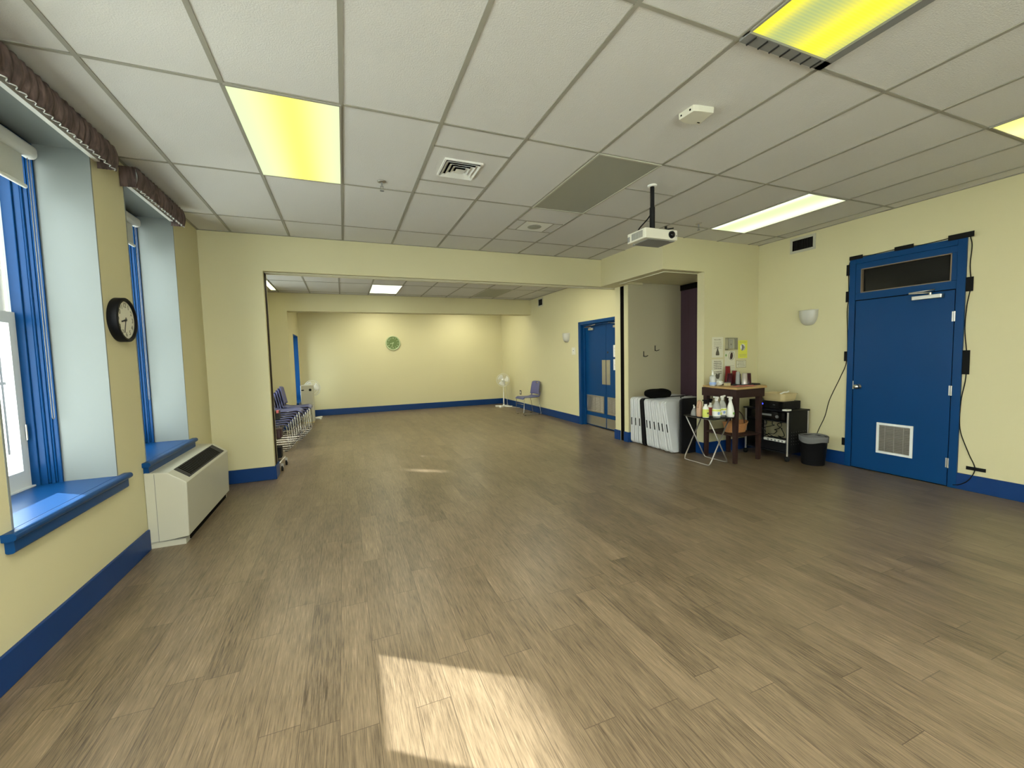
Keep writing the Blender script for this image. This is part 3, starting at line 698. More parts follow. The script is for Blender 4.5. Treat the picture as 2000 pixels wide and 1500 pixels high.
# ---------------------------------------------------------------- right blue door (door_1)
d = thing('door_1', (XR, 2.71, 0), 'single blue door with dark transom pane and louvre vent', 'door', kind='structure')
b = MB(); xo = XR-.022
b.box(xo, XR+.15, 2.195, 2.262, 0, 2.53); b.box(xo, XR+.15, 3.158, 3.222, 0, 2.53); b.box(xo, XR+.15, 2.262, 3.158, 2.462, 2.53)
b.box(xo+.008, XR+.15, 2.262, 3.158, 2.03, 2.115); b.box(xo+.008, XR+.14, 2.262, 2.31, 2.115, 2.39); b.box(xo+.008, XR+.14, 3.10, 3.158, 2.115, 2.39); b.box(xo+.008, XR+.14, 2.262, 3.158, 2.39, 2.462)
b.build('door_frame', 'blue', d, bevel=.003)
MB().box(XR+.02, XR+.03, 2.30, 3.11, 2.105, 2.40).build('transom_pane', 'darkglass', d)
b = MB(); b.box(xo+.003, XR+.03, 2.303, 2.312, 2.112, 2.393); b.box(xo+.003, XR+.03, 3.093, 3.102, 2.112, 2.393); b.box(xo+.003, XR+.03, 2.303, 3.102, 2.112, 2.121); b.box(xo+.003, XR+.03, 2.303, 3.102, 2.384, 2.393); b.build('pane_bead', 'skirt', d)
MB().box(XR-.014, XR+.03, 2.270, 3.150, .010, 2.021).build('door_leaf', 'blue', d, bevel=.002)
MB().box(XR-.006, XR+.05, 2.262, 3.158, 0, 2.03).build('dark_gap_fill', 'tapeg', d)  # black slab behind the leaf, puts the shade of the gap into colour
b = MB(); b.lathe([(.030, 0), (.030, -.006), (.012, -.012), (.012, -.035), (.026, -.042), (.030, -.055), (.024, -.068), (.004, -.072)], (XR-.014, 3.092, .995), 24, 'x'); b.build('door_knob', 'chrome', d)
MB().box(XR-.016, XR-.012, 3.148, 3.157, .96, 1.06).build('latch_plate', 'steel', d)
for z in (1.755, 1.0, .25):
    b = MB(); b.cyl((XR-.022, 2.262, z-.05), (XR-.022, 2.262, z+.05), .008, seg=10); b.box(XR-.0165, XR-.0135, 2.262, 2.285, z-.05, z+.05); b.build('hinge', 'steel', d)
b = MB(); b.rbox(XR-.065, XR-.014, 2.35, 2.60, 1.955, 1.995, .01, 3); b.build('door_closer', 'steel', d, bevel=.003)
b = MB(); b.cyl((XR-.04, 2.45, 1.995), (XR-.04, 2.45, 2.02), .012, seg=12); b.tube([(XR-.04, 2.45, 2.018), (XR-.11, 2.60, 2.022)], .008, 8); b.tube([(XR-.11, 2.60, 2.028), (XR-.03, 2.42, 2.045)], .007, 8); b.build('closer_arm', 'steel', d)
def louvre(par, x, y0, y1, z0, z1, dirx=-1, n=16, mullions=(.2, .5, .8)):
    f = .026
    b = MB(); xx = sorted((x, x+dirx*.012))
    for q in ((y0, y1, z0, z0+f), (y0, y1, z1-f, z1), (y0, y0+f, z0+f, z1-f), (y1-f, y1, z0+f, z1-f)): b.box(xx[0], xx[1], *q)
    lv = b.build('louvre_frame', 'whitewin' if par is d else 'steel', par, bevel=.002)
    MB().box(x, x+dirx*.002, y0+f, y1-f, z0+f, z1-f).build('louvre_backing', 'tapeg', lv)
    b = MB()
    for k in range(n):
        z = z0+f+(k+.5)*(z1-z0-2*f)/n; h = (z1-z0-2*f)/n*.42
        b.hull([(x+dirx*.002, y0+f, z+h*.2), (x+dirx*.002, y1-f, z+h*.2), (x+dirx*.002, y1-f, z+h), (x+dirx*.002, y0+f, z+h)], [(x+dirx*.009, y0+f, z-h), (x+dirx*.009, y1-f, z-h), (x+dirx*.009, y1-f, z-h*.4), (x+dirx*.009, y0+f, z-h*.4)])
    for m_ in mullions: yy = y0+f+(y1-y0-2*f)*m_; b.box(*sorted((x+dirx*.004, x+dirx*.010)), yy-.003, yy+.003, z0+f, z1-f)
    b.build('louvre_slats', 'greytube', lv)
louvre(d, XR-.014, 2.555, 2.893, .232, .588)

# ---------------------------------------------------------------- double doors (door_2), in a recess
d = thing('door_2', (XBR, 6.75, 0), 'blue double doors with steel push plates in the far room', 'door', kind='structure')
xd = XBR+.10
b = MB()
b.box(XBR-.012, XBR+.15, 7.49, 7.575, 0, 2.13); b.box(XBR-.012, XBR+.15, 5.96, 6.01, 0, 2.13); b.box(XBR-.012, XBR+.15, 6.01, 7.49, 2.065, 2.13)
b.box(XBR+.06, XBR+.149, 7.46, 7.491, 0, 2.03); b.box(XBR+.06, XBR+.149, 6.011, 7.489, 2.03, 2.066)
b.build('door_frame', 'blue', d, bevel=.003)
for (a, c, s_) in ((6.753, 7.462, 1), (6.012, 6.747, -1)):
    lf = MB().box(xd, xd+.045, a, c, .012, 2.035).build('door_leaf', 'blue', d, bevel=.002)
    e = 6.76 if s_ > 0 else 6.74
    MB().box(xd-.003, xd, *sorted((e, e+s_*.125)), .87, 1.345).build('push_plate', 'steel', lf)
    MB().box(xd-.003, xd, a+.012, c-.012, .03, .215).build('kick_plate', 'steel', lf)
    if s_ > 0: louvre(lf, xd, 6.815, 7.43, .295, .635)
    else: louvre(lf, xd, 6.09, 6.70, .295, .635)
    ya = 7.30 if s_ > 0 else 6.30
    b = MB(); b.rbox(xd-.05, xd, ya-.16*s_ if s_ > 0 else ya, ya if s_ > 0 else ya+.16, 1.945, 1.985, .01, 3); cl = b.build('door_closer', 'steel', lf)
    b = MB(); b.tube([(xd-.03, ya-.08*s_, 2.0), (xd-.10, ya+.05*s_, 2.01), (xd-.06, ya-.28*s_, 2.045)], .008, 6); b.build('closer_arm', 'steel', lf)
MB().cyl((xd-.002, 6.69, 1.49), (xd+.001, 6.69, 1.49), .022, seg=14).build('lock_cylinder', 'dark', d)
for z0, z1, lab in ((1.40, 1.622, 'upper white paper notice taped to the far double door'), (1.157, 1.36, 'lower white paper notice taped to the far double door')):
    t = thing('door_notice', (xd-.003, 6.40, z0), lab, 'notice', 'paper notices on the double doors')
    MB().box(xd-.004, xd-.002, 6.27, 6.51, z0, z1).build('sheet', 'paperw', t)
    b = MB()
    for k in range(6):
        w = random.uniform(.05, .09); z = z1-.04-k*(z1-z0-.06)/6
        b.box(xd-.005, xd-.0035, 6.40-w, 6.40+w, z, z+.007)
    b.build('print', 'inkl', t)

# ---------------------------------------------------------------- wall fittings
def wall_vent(x, y0, y1, z0, z1, label):
    t = thing('wall_vent', (x, (y0+y1)/2, z0), label, 'air vent', 'dark wall vents below the ceiling')
    b = MB(); f = .032
    for q in ((y0, y1, z0, z0+f), (y0, y1, z1-f, z1), (y0, y0+f, z0+f, z1-f), (y1-f, y1, z0+f, z1-f)): b.box(x-.010, x, *q)
    b.build('vent_frame', 'beige', t, bevel=.002)
    MB().box(x-.002, x+.0005, y0+f, y1-f, z0+f, z1-f).build('vent_throat', 'tapeg', t)
    b = MB(); n = int((y1-y0-2*f)/.021)
    for k in range(n): b.box(x-.009, x-.003, y0+f+k*.021+.005, y0+f+k*.021+.009, z0+f, z1-f)
    b.build('vent_fins', 'dark', t)
wall_vent(XR, 3.635, 3.97, 2.762, 2.962, 'wall vent under the ceiling right of the projector')
wall_vent(XBR, 9.21, 9.49, 2.665, 2.875, 'wall vent under the ceiling of the far room')
def sconce(x, y, z, w, h, label):
    t = thing('wall_sconce', (x, y, z), label, 'wall light', 'frosted wall sconces')
    b = MB(); N_ = 18; K = 8
    prof = [(1.0, 1.0), (.985, .93), (.99, .8), (.97, .6), (.90, .40), (.76, .20), (.52, .06), (.26, 0.0)]
    rings = []
    for r, v in prof:
        rings.append([b.bm.verts.new((x-w*.42*r*math.sin(PI*i/N_)*(1+.035*abs(math.sin(PI*i/N_*4))), y+w/2*r*math.cos(PI*i/N_), z+h*v)) for i in range(N_+1)])
    for A, B in zip(rings, rings[1:]):
        for i in range(N_): f = b.bm.faces.new((A[i], A[i+1], B[i+1], B[i])); f.smooth = True
    b.bm.faces.new(rings[-1]); b.bm.faces.new(rings[0])
    b.build('glass_bowl', 'sconce', t)
    MB().rbox(x-.012, x, y-w*.53, y+w*.53, z+h*.96, z+h*1.02, .004, 2).build('top_rim', 'warmwhite', t)
sconce(XR, 3.70, 1.775, .235, .20, 'frosted bowl wall sconce beside the single blue door')
sconce(XBR, 8.06, 1.735, .235, .20, 'frosted bowl wall sconce beside the double doors')
t = thing('light_switch', (XBR, 7.78, 1.46), 'wall switch plate beside the double doors', 'switch')
MB().box(XBR-.010, XBR, 7.70, 7.86, 1.46, 1.62).build('switch_plate', 'warmwhite', t, bevel=.004)
MB().box(XBR-.016, XBR-.009, 7.745, 7.80, 1.50, 1.59).build('switch_panel', 'white', t)
MB().box(XBR-.019, XBR-.015, 7.765, 7.782, 1.54, 1.56).build('switch_button', 'dark', t)
t = thing('power_outlet', (XBR, 10.74, .39), 'small dark wall outlet above the lone chair', 'outlet')
MB().box(XBR-.006, XBR, 10.68, 10.80, .385, .50).build('outlet_plate', 'dark', t)
MB().box(XBR-.008, XBR-.005, 10.71, 10.77, .41, .475).build('socket', 'warmwhite', t)
for hx, hz, lab in ((4.60, 1.40, 'left and lower small black hook on the niche back wall'), (4.835, 1.492, 'right and higher small black hook on the niche back wall')):
    b = MB(); b.box(hx-.006, hx+.006, 5.588, 5.594, hz, hz+.09); b.tube([(hx, 5.59, hz+.01), (hx+.01, 5.565, hz), (hx+.04, 5.545, hz+.012), (hx+.045, 5.543, hz+.02)], .006, 6)
    tag(b.build('coat_hook', 'blackm'), lab, 'hook', 'coat hooks on the niche wall')

# notices on the yellow wall
def notice(name, x0, x1, z0, z1, mt, label, draw):
    t = thing(name, ((x0+x1)/2, YN-.002, z0), label, 'notice')
    MB().box(x0, x1, YN-.002, YN-.0003, z0, z1).build('sheet', mt, t)
    for n_, m_, bb in draw(x0, x1, z0, z1): bb.build(n_, m_, t)
    return t
Yf = YN-.0028
def lines(b, x0, x1, zs, th, jit=.15):
    for z in zs:
        a = random.uniform(0, jit)*(x1-x0)*.5; x = x0+a
        while x < x1-a:
            w = random.uniform(.006, .02); b.box(x, min(x+w, x1), Yf, YN-.0015, z, z+th*random.uniform(.7, 1.1)); x += w+.004
    return b
def dr1(x0, x1, z0, z1):
    b = MB(); lines(b, x0+.04, x1-.04, [z1-.045], .013); lines(b, x0+.03, x1-.03, [z1-.07-.016*k for k in range(7)], .005)
    c = MB(); cx = (x0+x1)/2
    c.prism([(cx-.035, z0+.045), (cx-.03, z0+.03), (cx+.03, z0+.03), (cx+.035, z0+.045), (cx+.028, z0+.075), (cx+.012, z0+.11), (cx+.012, z0+.13), (cx-.012, z0+.13), (cx-.012, z0+.11), (cx-.028, z0+.075)], 'y', Yf, YN-.0015)
    c.box(cx-.025, cx+.02, Yf, YN-.0015, z0+.135, z0+.148)
    return [('print', 'inkl', b), ('drawing', 'ink', c)]
def dr2(x0, x1, z0, z1):
    b = MB(); lines(b, x0+.03, x1-.03, [z1-.035-.026*k for k in range(5)]+[z1-.185, z1-.208], .011)
    c = MB(); cx = (x0+x1)/2+.005
    c.prism([(cx-.045, z0+.065), (cx-.02, z0+.02), (cx+.02, z0+.018), (cx+.035, z0+.05), (cx+.04, z0+.10), (cx, z0+.085), (cx-.035, z0+.095)], 'y', Yf, YN-.0015)
    return [('print', 'ink', b), ('drawing', 'ink', c)]
def dr4(x0, x1, z0, z1):
    c = MB(); cx = (x0+x1)/2+.03; cz = z1-.075
    c.tube([(cx+.055*math.cos(a*PI/12), YN-.002, cz+.06*math.sin(a*PI/12)) for a in range(24)], .0025, 5, closed=True)
    e = MB(); e.prism([(cx-.03, cz-.03), (cx-.02, cz-.05), (cx+.015, cz-.045), (cx+.03, cz), (cx+.02, cz+.045), (cx-.005, cz+.05), (cx-.02, cz+.03)], 'y', Yf, YN-.0015)
    g = MB(); gx = x0+.025; g.prism([(gx-.018, cz+.01), (gx, cz-.012), (gx+.018, cz+.01), (gx, cz+.032)], 'y', Yf, YN-.0015)
    b = MB(); lines(b, x0+.01, x1-.01, [z0+.05, z0+.08, z0+.11, z0+.02], .006)
    return [('ring', 'ink', c), ('figure', 'maroon', e), ('diamond', 'greenlab', g), ('print', 'inkl', b)]
def dr5(x0, x1, z0, z1):
    c = MB(); cx = (x0+x1)/2; cz = (z0+z1)/2+.03
    c.lathe([(.001, 0), (.05, 0), (.05, -.0006), (.001, -.0006)], (cx, YN-.002, cz), 20, 'y', sx=1.0)
    e = MB(); e.prism([(cx-.03, cz-.05), (cx+.0, cz-.045), (cx+.035, cz), (cx+.01, cz+.03), (cx-.03, cz+.045), (cx-.02, cz)], 'y', YN-.0034, YN-.0026)
    b = MB(); lines(b, x0+.02, x1-.02, [z0+.05, z0+.03, z1-.03], .006)
    return [('patch', 'paperw', c), ('drawing', 'grey', e), ('print', 'inkl', b)]
def dr6(x0, x1, z0, z1):
    b = MB()
    for q in ((x0, x1, z0, z0+.004), (x0, x1, z1-.004, z1), (x0, x0+.004, z0, z1), (x1-.004, x1, z0, z1)): b.box(q[0], q[1], Yf, YN-.0015, q[2], q[3])
    lines(b, x0+.02, x1-.02, [z0+.02, z0+.042, z0+.063, z0+.083], .007)
    return [('print', 'ink', b)]
notice('wall_notice', 4.848, 5.060, 1.372, 1.662, 'paper', 'upper left paper notice with a printed bottle drawing', dr1)
notice('wall_notice', 4.848, 5.064, 1.045, 1.345, 'paper', 'lower left paper notice with bold lines behind the pump bottle', dr2)
notice('wall_notice', 5.094, 5.298, 1.13, 1.464, 'paper', 'middle paper notice with a dark figure in a circle', dr4)
notice('wall_notice', 5.360, 5.545, 1.350, 1.612, 'yellowp', 'bright yellow paper notice at the right of the group', dr5)
notice('wall_notice', 5.325, 5.520, 1.212, 1.318, 'paper', 'small boxed paper notice under the yellow sheet', dr6)
t = thing('thermostat_cage', (5.195, YN, 1.48), 'clear thermostat guard box above the middle notice', 'thermostat')
MB().box(5.150, 5.235, YN-.025, YN, 1.50, 1.625).build('thermostat', 'beige', t, bevel=.004)
b = MB(); x0, x1, z0, z1 = 5.100, 5.292, 1.478, 1.648
for q in ((x0, x1, z0, z0+.008), (x0, x1, z1-.008, z1), (x0, x0+.008, z0, z1), (x1-.008, x1, z0, z1)): b.box(q[0], q[1], YN-.05, YN, q[2], q[3])
b.build('guard_frame', 'inkl', t)
MB().box(x0+.004, x1-.004, YN-.051, YN-.049, z0+.004, z1-.004).build('guard_cover', 'cover', t)
MB().box(5.180, 5.196, YN-.0275, YN-.0255, 1.545, 1.562).build('dial', 'ink', t)

# ---------------------------------------------------------------- folding tables in the niche
def folding_table(mw_, mf):
    root = thing('folding_table', (0, 0, 0))
    for s_ in (-1, 1):
        b = MB(); b.rbox(0, .96, s_*.0205-.0165, s_*.0205+.0165, .006, .748, .05, 5, 'y')
        b.build('table_half', [mw_], root, bevel=.006)
    b = MB(); b.rbox(-.006, .004, -.008, .008, .30, .42, .004, 2, 'x'); b.build('carry_handle', 'black', root)
    return root
ftw = folding_table('foldwhite', 'foldface')
ftk = folding_table('black', 'black')
labs = ['white folded table standing deepest in the niche against the back wall', 'white folded table second from the niche back wall', 'white folded table third from the niche back wall, just behind the dark gap',
        'black framed folded table in the dark gap of the row', 'white folded table just in front of the dark gap', 'white folded table second in front of the dark gap', 'white folded table third in front of the dark gap',
        'white folded table with long black handle, third from the front of the row', 'white folded table behind the front one, black handle on its edge', 'white folded table at the front of the row, its broad side showing']
for i in range(10):
    src = ftk if i == 3 else ftw
    o = src if i in (0, 3) else copy_tree(src)
    y = 5.535-.0955*i
    if i == 3: y += .012
    o.location = (4.315+.004*((i*7) % 5), y, .001); o.rotation_euler = (math.radians(-(.8+i*1.25)), 0, 0)
    o['label'] = labs[i]; o['category'] = 'table'; o['group'] = 'folded tables standing in the niche'
t = thing('black_table_case', (4.9, 4.60, 0), 'black upright folded case at the front of the niche', 'case')
MB().rbox(4.430, 5.34, 4.572, 4.598, 0, .80, .04, 5, 'y').build('case_panel', 'black', t, bevel=.006)
MB().rbox(4.424, 5.34, 4.600, 4.622, 0, .79, .04, 5, 'y').build('case_back', 'dark', t, bevel=.004)
b = MB(); b.tube([(4.44, 4.597, .80), (4.44, 4.61, .822), (4.50, 4.61, .828)], .007, 6); b.build('catch', 'blackm', t)
# round black bag
b = MB()
def bag(u, v):
    th = u*2*PI; ph = (v-.5)*PI
    cx, cz = math.cos(ph), math.sin(ph)
    e = lambda c, p: math.copysign(abs(c)**p, c)
    w = 1+.02*math.sin(5*th)
    return (4.49+.235*e(cx, .6)*math.cos(th)*w, 5.13+.14*e(cx, .6)*math.sin(th)*w, .832+.066*e(cz, .7)+.006*math.sin(3*th))
b.grid(bag, 36, 14); bmesh.ops.remove_doubles(b.bm, verts=b.bm.verts[:], dist=.0004)
tag(b.build('bag', 'blackf'), 'soft black oval bag lying on the folded tables', 'bag')

# ---------------------------------------------------------------- side table and things on it
def side_table():
    t = thing('side_table', (4.88, 4.12, 0), 'tall dark brown wooden table with light top against the notice wall', 'table')
    for x, y in ((4.64, 3.87), (5.10, 3.90), (4.665, 4.355), (5.11, 4.375)):
        b = MB(); b.hull([(x-.022, y-.022, 0), (x+.022, y-.022, 0), (x+.022, y+.022, 0), (x-.022, y+.022, 0)], [(x-.032, y-.032, .96), (x+.032, y-.032, .96), (x+.032, y+.032, .96), (x-.032, y+.032, .96)])
        b.build('leg', 'wood', t, bevel=.003)
    b = MB(); b.box(4.615, 5.13, 3.842, 3.862, .855, .965); b.box(4.63, 5.13, 4.385, 4.405, .855, .965); b.box(4.612, 4.632, 3.85, 4.39, .855, .965); b.box(5.112, 5.132, 3.86, 4.39, .855, .965)
    b.build('apron', 'wood', t)
    b = MB(); b.prism([(4.575, 3.80), (5.16, 3.83), (5.265, 3.93), (5.265, 4.42), (4.66, 4.42), (4.60, 4.2)], 'z', .966, .992); b.build('tabletop', 'lightwood', t, bevel=.004)
    b = MB(); b.box(4.64, 5.11, 3.86, 4.37, .345, .362); b.build('shelf', 'wood', t)
side_table()
ZT1 = .992
def bottle(name, x, y, z, prof, mt, label, cat='bottle', group=None, parts=()):
    t = thing(name, (x, y, z), label, cat, group)
    MB().lathe(prof, (x, y, z), 20).build('bottle_body', mt, t)
    for n_, m_, bb in parts: bb.build(n_, m_, t)
    return t
def shell(x, y, z, r0, r1, h0, h1): return MB().lathe([(r0, h0), (r1, h1)], (x, y, z), 20, cap=False)
sx, sy = 4.605, 4.20
b1 = MB(); b1.cyl((sx, sy, ZT1+.150), (sx, sy, ZT1+.185), .015, .010, 12); b1.cyl((sx, sy, ZT1+.185), (sx, sy, ZT1+.21), .004, seg=8); b1.tube([(sx, sy, ZT1+.21), (sx-.03, sy-.012, ZT1+.207)], .006, 8)
bottle('sanitizer_bottle', sx, sy, ZT1, [(.040, 0), (.042, .01), (.042, .12), (.034, .138), (.014, .15)], 'clear', 'clear pump sanitizer bottle at the left end of the tall table', parts=[('pump', 'white', b1), ('bottle_label', 'bluelab', shell(sx, sy, ZT1, .0432, .0432, .02, .055)), ('liquid', 'white', MB().cyl((sx, sy, ZT1+.004), (sx, sy, ZT1+.10), .036, seg=16))])
# crumpled wrapper
b = MB()
random.seed(3)
bmesh.ops.create_icosphere(b.bm, subdivisions=3, radius=1.0)
for v in b.bm.verts:
    k = 1+random.uniform(-.16, .16); v.co = Vector((v.co.x*.062*k, v.co.y*.045*k, v.co.z*.036*k))
b.xf(Matrix.Translation((4.735, 4.22, ZT1+.038)))
tag(b.build('crumpled_cloth', 'white', smooth=False), 'crumpled white cloth beside the sanitizer bottle', 'cloth')
t = thing('small_carton', (4.80, 4.14, ZT1+.0), 'small beige carton in front of the red cup stack', 'box')
MB().box(4.765, 4.835, 4.115, 4.165, ZT1, ZT1+.035).build('carton_body', 'tan', t); MB().box(4.762, 4.838, 4.112, 4.168, ZT1+.035, ZT1+.042).build('carton_lid', 'grey', t)
def cup(x, y, z, r, h, mt, label, n=1):
    t = thing('cup', (x, y, z), label, 'cup', 'cups upside down on the tall table')
    b = MB()
    b.lathe([(r, 0), (r*1.0, .006), (r*.97, .012), (r*.80, h), (.002, h)], (x, y, z), 24)
    if n > 1:
        for k in range(1, n): b.lathe([(r*1.0, 0), (r*1.03, .003), (r*1.0, .008)], (x, y, z+.018*k+.004), 24, cap=False)
    b.build('cup_body', mt, t)
    return t
tx = .004
ZC = ZT1+tx+.004
cup(5.055, 4.350, ZC, .040, .245, 'red', 'tallest bright red stack of cups', 6)
cup(4.975, 4.245, ZC, .038, .150, 'burg', 'burgundy cup right in front of the tall red stack', 1)
cup(5.160, 4.330, ZC, .040, .178, 'red', 'second tallest red cup stack, behind the middle cups', 3)
cup(5.100, 4.215, ZC, .037, .140, 'burg', 'burgundy cup in the middle of the tray')
cup(5.060, 4.085, ZC, .038, .150, 'silver', 'silver grey ribbed cup between two burgundy cups')
cup(5.175, 4.120, ZC, .040, .148, 'burg', 'burgundy cup at the right end of the cups')
cup(5.035, 4.17, ZC, .030, .17, 'clear', 'clear cup standing between the red cup stacks')
t = thing('serving_tray', (5.05, 4.2, ZT1), 'flat dark serving tray under the cups', 'tray')
b = MB(); b.rbox(4.86, 5.262, 3.985, 4.405, ZT1, ZT1+.006, .03, 4); b.build('tray_base', 'dark', t)
b = MB(); b.tube([(4.88, 4.00, ZT1+.012), (5.245, 4.00, ZT1+.012), (5.255, 4.02, ZT1+.012), (5.255, 4.38, ZT1+.012), (5.24, 4.395, ZT1+.012), (4.885, 4.395, ZT1+.012), (4.868, 4.38, ZT1+.012), (4.868, 4.015, ZT1+.012)], .006, 6, closed=True); b.build('tray_rim', 'dark', t)
b = MB(); b.grid(lambda u, v: (4.66+.33*u+.03*v, 3.875+.11*v-.03*u, ZT1+.006+.004*math.sin(u*14)*math.cos(v*9)+.004), 24, 8, .003)
tag(b.build('red_cloth', 'pink'), 'folded red and pink cloth at the front of the tall table', 'cloth')
# basket on the shelf
t = thing('wicker_basket', (4.91, 4.10, .362), 'oval brown wicker basket on the table shelf', 'basket')
b = MB()
rows = 9; seg = 40; R_ = []
for i in range(rows+1):
    v = i/rows; row = []
    for k in range(seg):
        th = 2*PI*k/seg; w = 1+.012*math.sin(th*20+(PI if i % 2 else 0)); f = (.82+.18*v)*w
        row.append(b.bm.verts.new((4.91+.185*f*math.cos(th), 4.10+.125*f*math.sin(th), .364+.125*v+.012*v*math.cos(2*th))))
    R_.append(row)
for A, B in zip(R_, R_[1:]):
    for k in range(seg): b.bm.faces.new((A[k], A[(k+1) % seg], B[(k+1) % seg], B[k]))
b.bm.faces.new(R_[0])
o = b.build('basket_body', 'wicker', t); sm = o.modifiers.new('s', 'SOLIDIFY'); sm.thickness = .006
MB().tube([(4.91+.183*math.cos(a*PI/16), 4.10+.123*math.sin(a*PI/16), .492+.012*math.cos(a*PI/8)) for a in range(32)], .008, 6, closed=True).build('basket_rim', 'wicker', t)
MB().tube([(4.91+.02, 4.10+.125*math.cos(a*PI/14), .49+.16*math.sin(a*PI/14)) for a in range(15)], .007, 6).build('basket_handle', 'wood', t)

# ---------------------------------------------------------------- folding tray table + bottles
t = thing('tray_table', (4.42, 4.08, 0), 'small black folding tray table on crossed grey tube legs', 'table')
b = MB(); b.rbox(4.215, 4.603, 3.83, 4.33, .605, .617, .03, 4); b.build('tray_top', 'black', t, bevel=.002)
MB().tube([(4.235, 3.835, .612), (4.583, 3.835, .612), (4.60, 3.85, .612), (4.60, 4.31, .612), (4.583, 4.327, .612), (4.235, 4.327, .612), (4.218, 4.31, .612), (4.218, 3.85, .612)], .008, 6, closed=True).build('tray_edge', 'black', t)
def uframe(pts): return MB().tube(pts, .0085, 8)
zt = .598
# frame 1: floor bar on the left (x 4.27), top at the right
def frame(xf, xt, ya, yb, n_):
    r = .03
    pts = [(xt, ya, zt), (xf+.3*(1 if xt > xf else -1)*.05, ya, .05), (xf, ya+.012, .016), (xf, ya+.04, .0095), (xf, yb-.04, .0095), (xf, yb-.012, .016), (xf+.3*(1 if xt > xf else -1)*.05, yb, .05), (xt, yb, zt)]
    f = uframe(pts).build('leg', 'greytube', t)
    return f
frame(4.245, 4.575, 3.905, 4.335, 1)
frame(4.575, 4.25, 3.93, 4.31, 2)
b = MB(); b.tube([(4.575, 3.905, zt), (4.575, 4.335, zt)], .007, 6); b.tube([(4.25, 3.93, zt), (4.25, 4.31, zt)], .007, 6); b.build('cross_tube', 'greytube', t)
ZB = .618
def sprayer(x, y, z, mt, dx=-1):
    b = MB(); b.cyl((x, y, z), (x, y, z+.022), .014, seg=12); b.prism([(x+dx*-.028, z+.030), (x+dx*-.022, z+.052), (x+dx*.045, z+.060), (x+dx*.048, z+.045), (x+dx*.020, z+.038), (x+dx*.006, z+.02), (x-dx*.010, z+.02)], 'y', y-.010, y+.010)
    b.tube([(x+dx*.020, y, z+.040), (x+dx*.030, y, z+.020), (x+dx*.024, y, z+.002)], .004, 6)
    return b
x, y = 4.258, 4.175
b1 = MB(); b1.cyl((x, y, ZB+.105), (x, y, ZB+.128), .014, .012, 12); b1.tube([(x, y, ZB+.125), (x-.006, y, ZB+.143), (x-.028, y-.01, ZB+.14)], .005, 6)
bottle('squat_bottle', x, y, ZB, [(.043, 0), (.045, .02), (.038, .06), (.020, .095), (.014, .105)], 'grey', 'squat grey bottle at the left end of the small tray table', group='bottles on the tray table', parts=[('cap', 'white', b1)])
x, y = 4.252, 4.085
b1 = MB(); b1.tube([(x+.012, y, ZB+.155), (x-.005, y, ZB+.205), (x-.028, y-.01, ZB+.19), (x-.046, y-.01, ZB+.12)], .012, 8)
bottle('tan_bottle', x, y, ZB, [(.032, 0), (.036, .02), (.036, .14), (.030, .19), (.012, .215)], 'skin', 'tall tan bottle with hooked handle, second from the left', group='bottles on the tray table', parts=[('handle', 'skin', b1)])
x, y = 4.242, 3.985
bottle('yellow_spray_bottle', x+.01, y, ZB, [(.036, 0), (.038, .006), (.038, .115), (.034, .13), (.018, .15), (.018, .175)], 'white', 'spray bottle with yellow green label and black trigger', group='bottles on the tray table', parts=[('bottle_label', 'yellow', shell(x+.01, y, ZB, .0388, .0388, .008, .11)), ('label_print', 'ink', MB().box(x-.006, x+.02, y-.0405, y-.0385, ZB+.05, ZB+.07)), ('trigger', 'black', sprayer(x+.01, y, ZB+.172, 0))])
x, y = 4.420, 4.065
bottle('red_spray_bottle', x, y, ZB, [(.034, 0), (.036, .006), (.036, .115), (.032, .13), (.017, .15), (.017, .175)], 'white', 'spray bottle with red label and black trigger', group='bottles on the tray table', parts=[('bottle_label', 'redlab', shell(x, y, ZB, .0368, .0368, .008, .115)), ('trigger', 'black', sprayer(x, y, ZB+.172, 0))])
for x, y, lab in ((4.362, 3.915, 'large clear spray bottle with pale picture label, left of the pair'), (4.503, 3.955, 'large clear spray bottle with pale picture label, right of the pair')):
    t = thing('clear_spray_bottle', (x, y, ZB), lab, 'bottle', 'bottles on the tray table')
    b = MB(); b.lathe([(.046, 0), (.050, .01), (.050, .12), (.044, .16), (.022, .205), (.016, .215)], (x, y, ZB), 24); b.build('bottle_body', 'clear', t)
    MB().lathe([(.040, .004), (.044, .02), (.044, .10)], (x, y, ZB), 20).build('liquid', 'clear', t)
    shell(x, y, ZB, .0512, .0512, .025, .115).build('bottle_label', 'paperw', t)
    b = MB(); b.cyl((x-.018, y-.048, ZB+.06), (x-.018, y-.0535, ZB+.06), .018, seg=14); b.build('label_picture', 'bluelab', t)
    b = MB(); b.lathe([(.0518, .085), (.0518, .108)], (x, y, ZB), 20, cap=False); b.box(x+.008, x+.030, y-.0535, y-.048, ZB+.04, ZB+.07); b.build('label_band', 'yellow', t)
    sprayer(x, y, ZB+.213, 0, 1 if x > 4.45 else -1).build('trigger', 'white', t)
x, y = 4.550, 3.872
bottle('white_spray_bottle', x, y, ZB, [(.044, 0), (.047, .02), (.046, .07), (.036, .13), (.020, .185), (.015, .21)], 'white', 'white spray bottle with green mark at the right end', group='bottles on the tray table', parts=[('bottle_mark', 'greenlab', MB().cyl((x+.004, y-.0465, ZB+.05), (x+.004, y-.0485, ZB+.05), .016, seg=14)), ('trigger', 'white', sprayer(x, y, ZB+.205, 0, -1))])

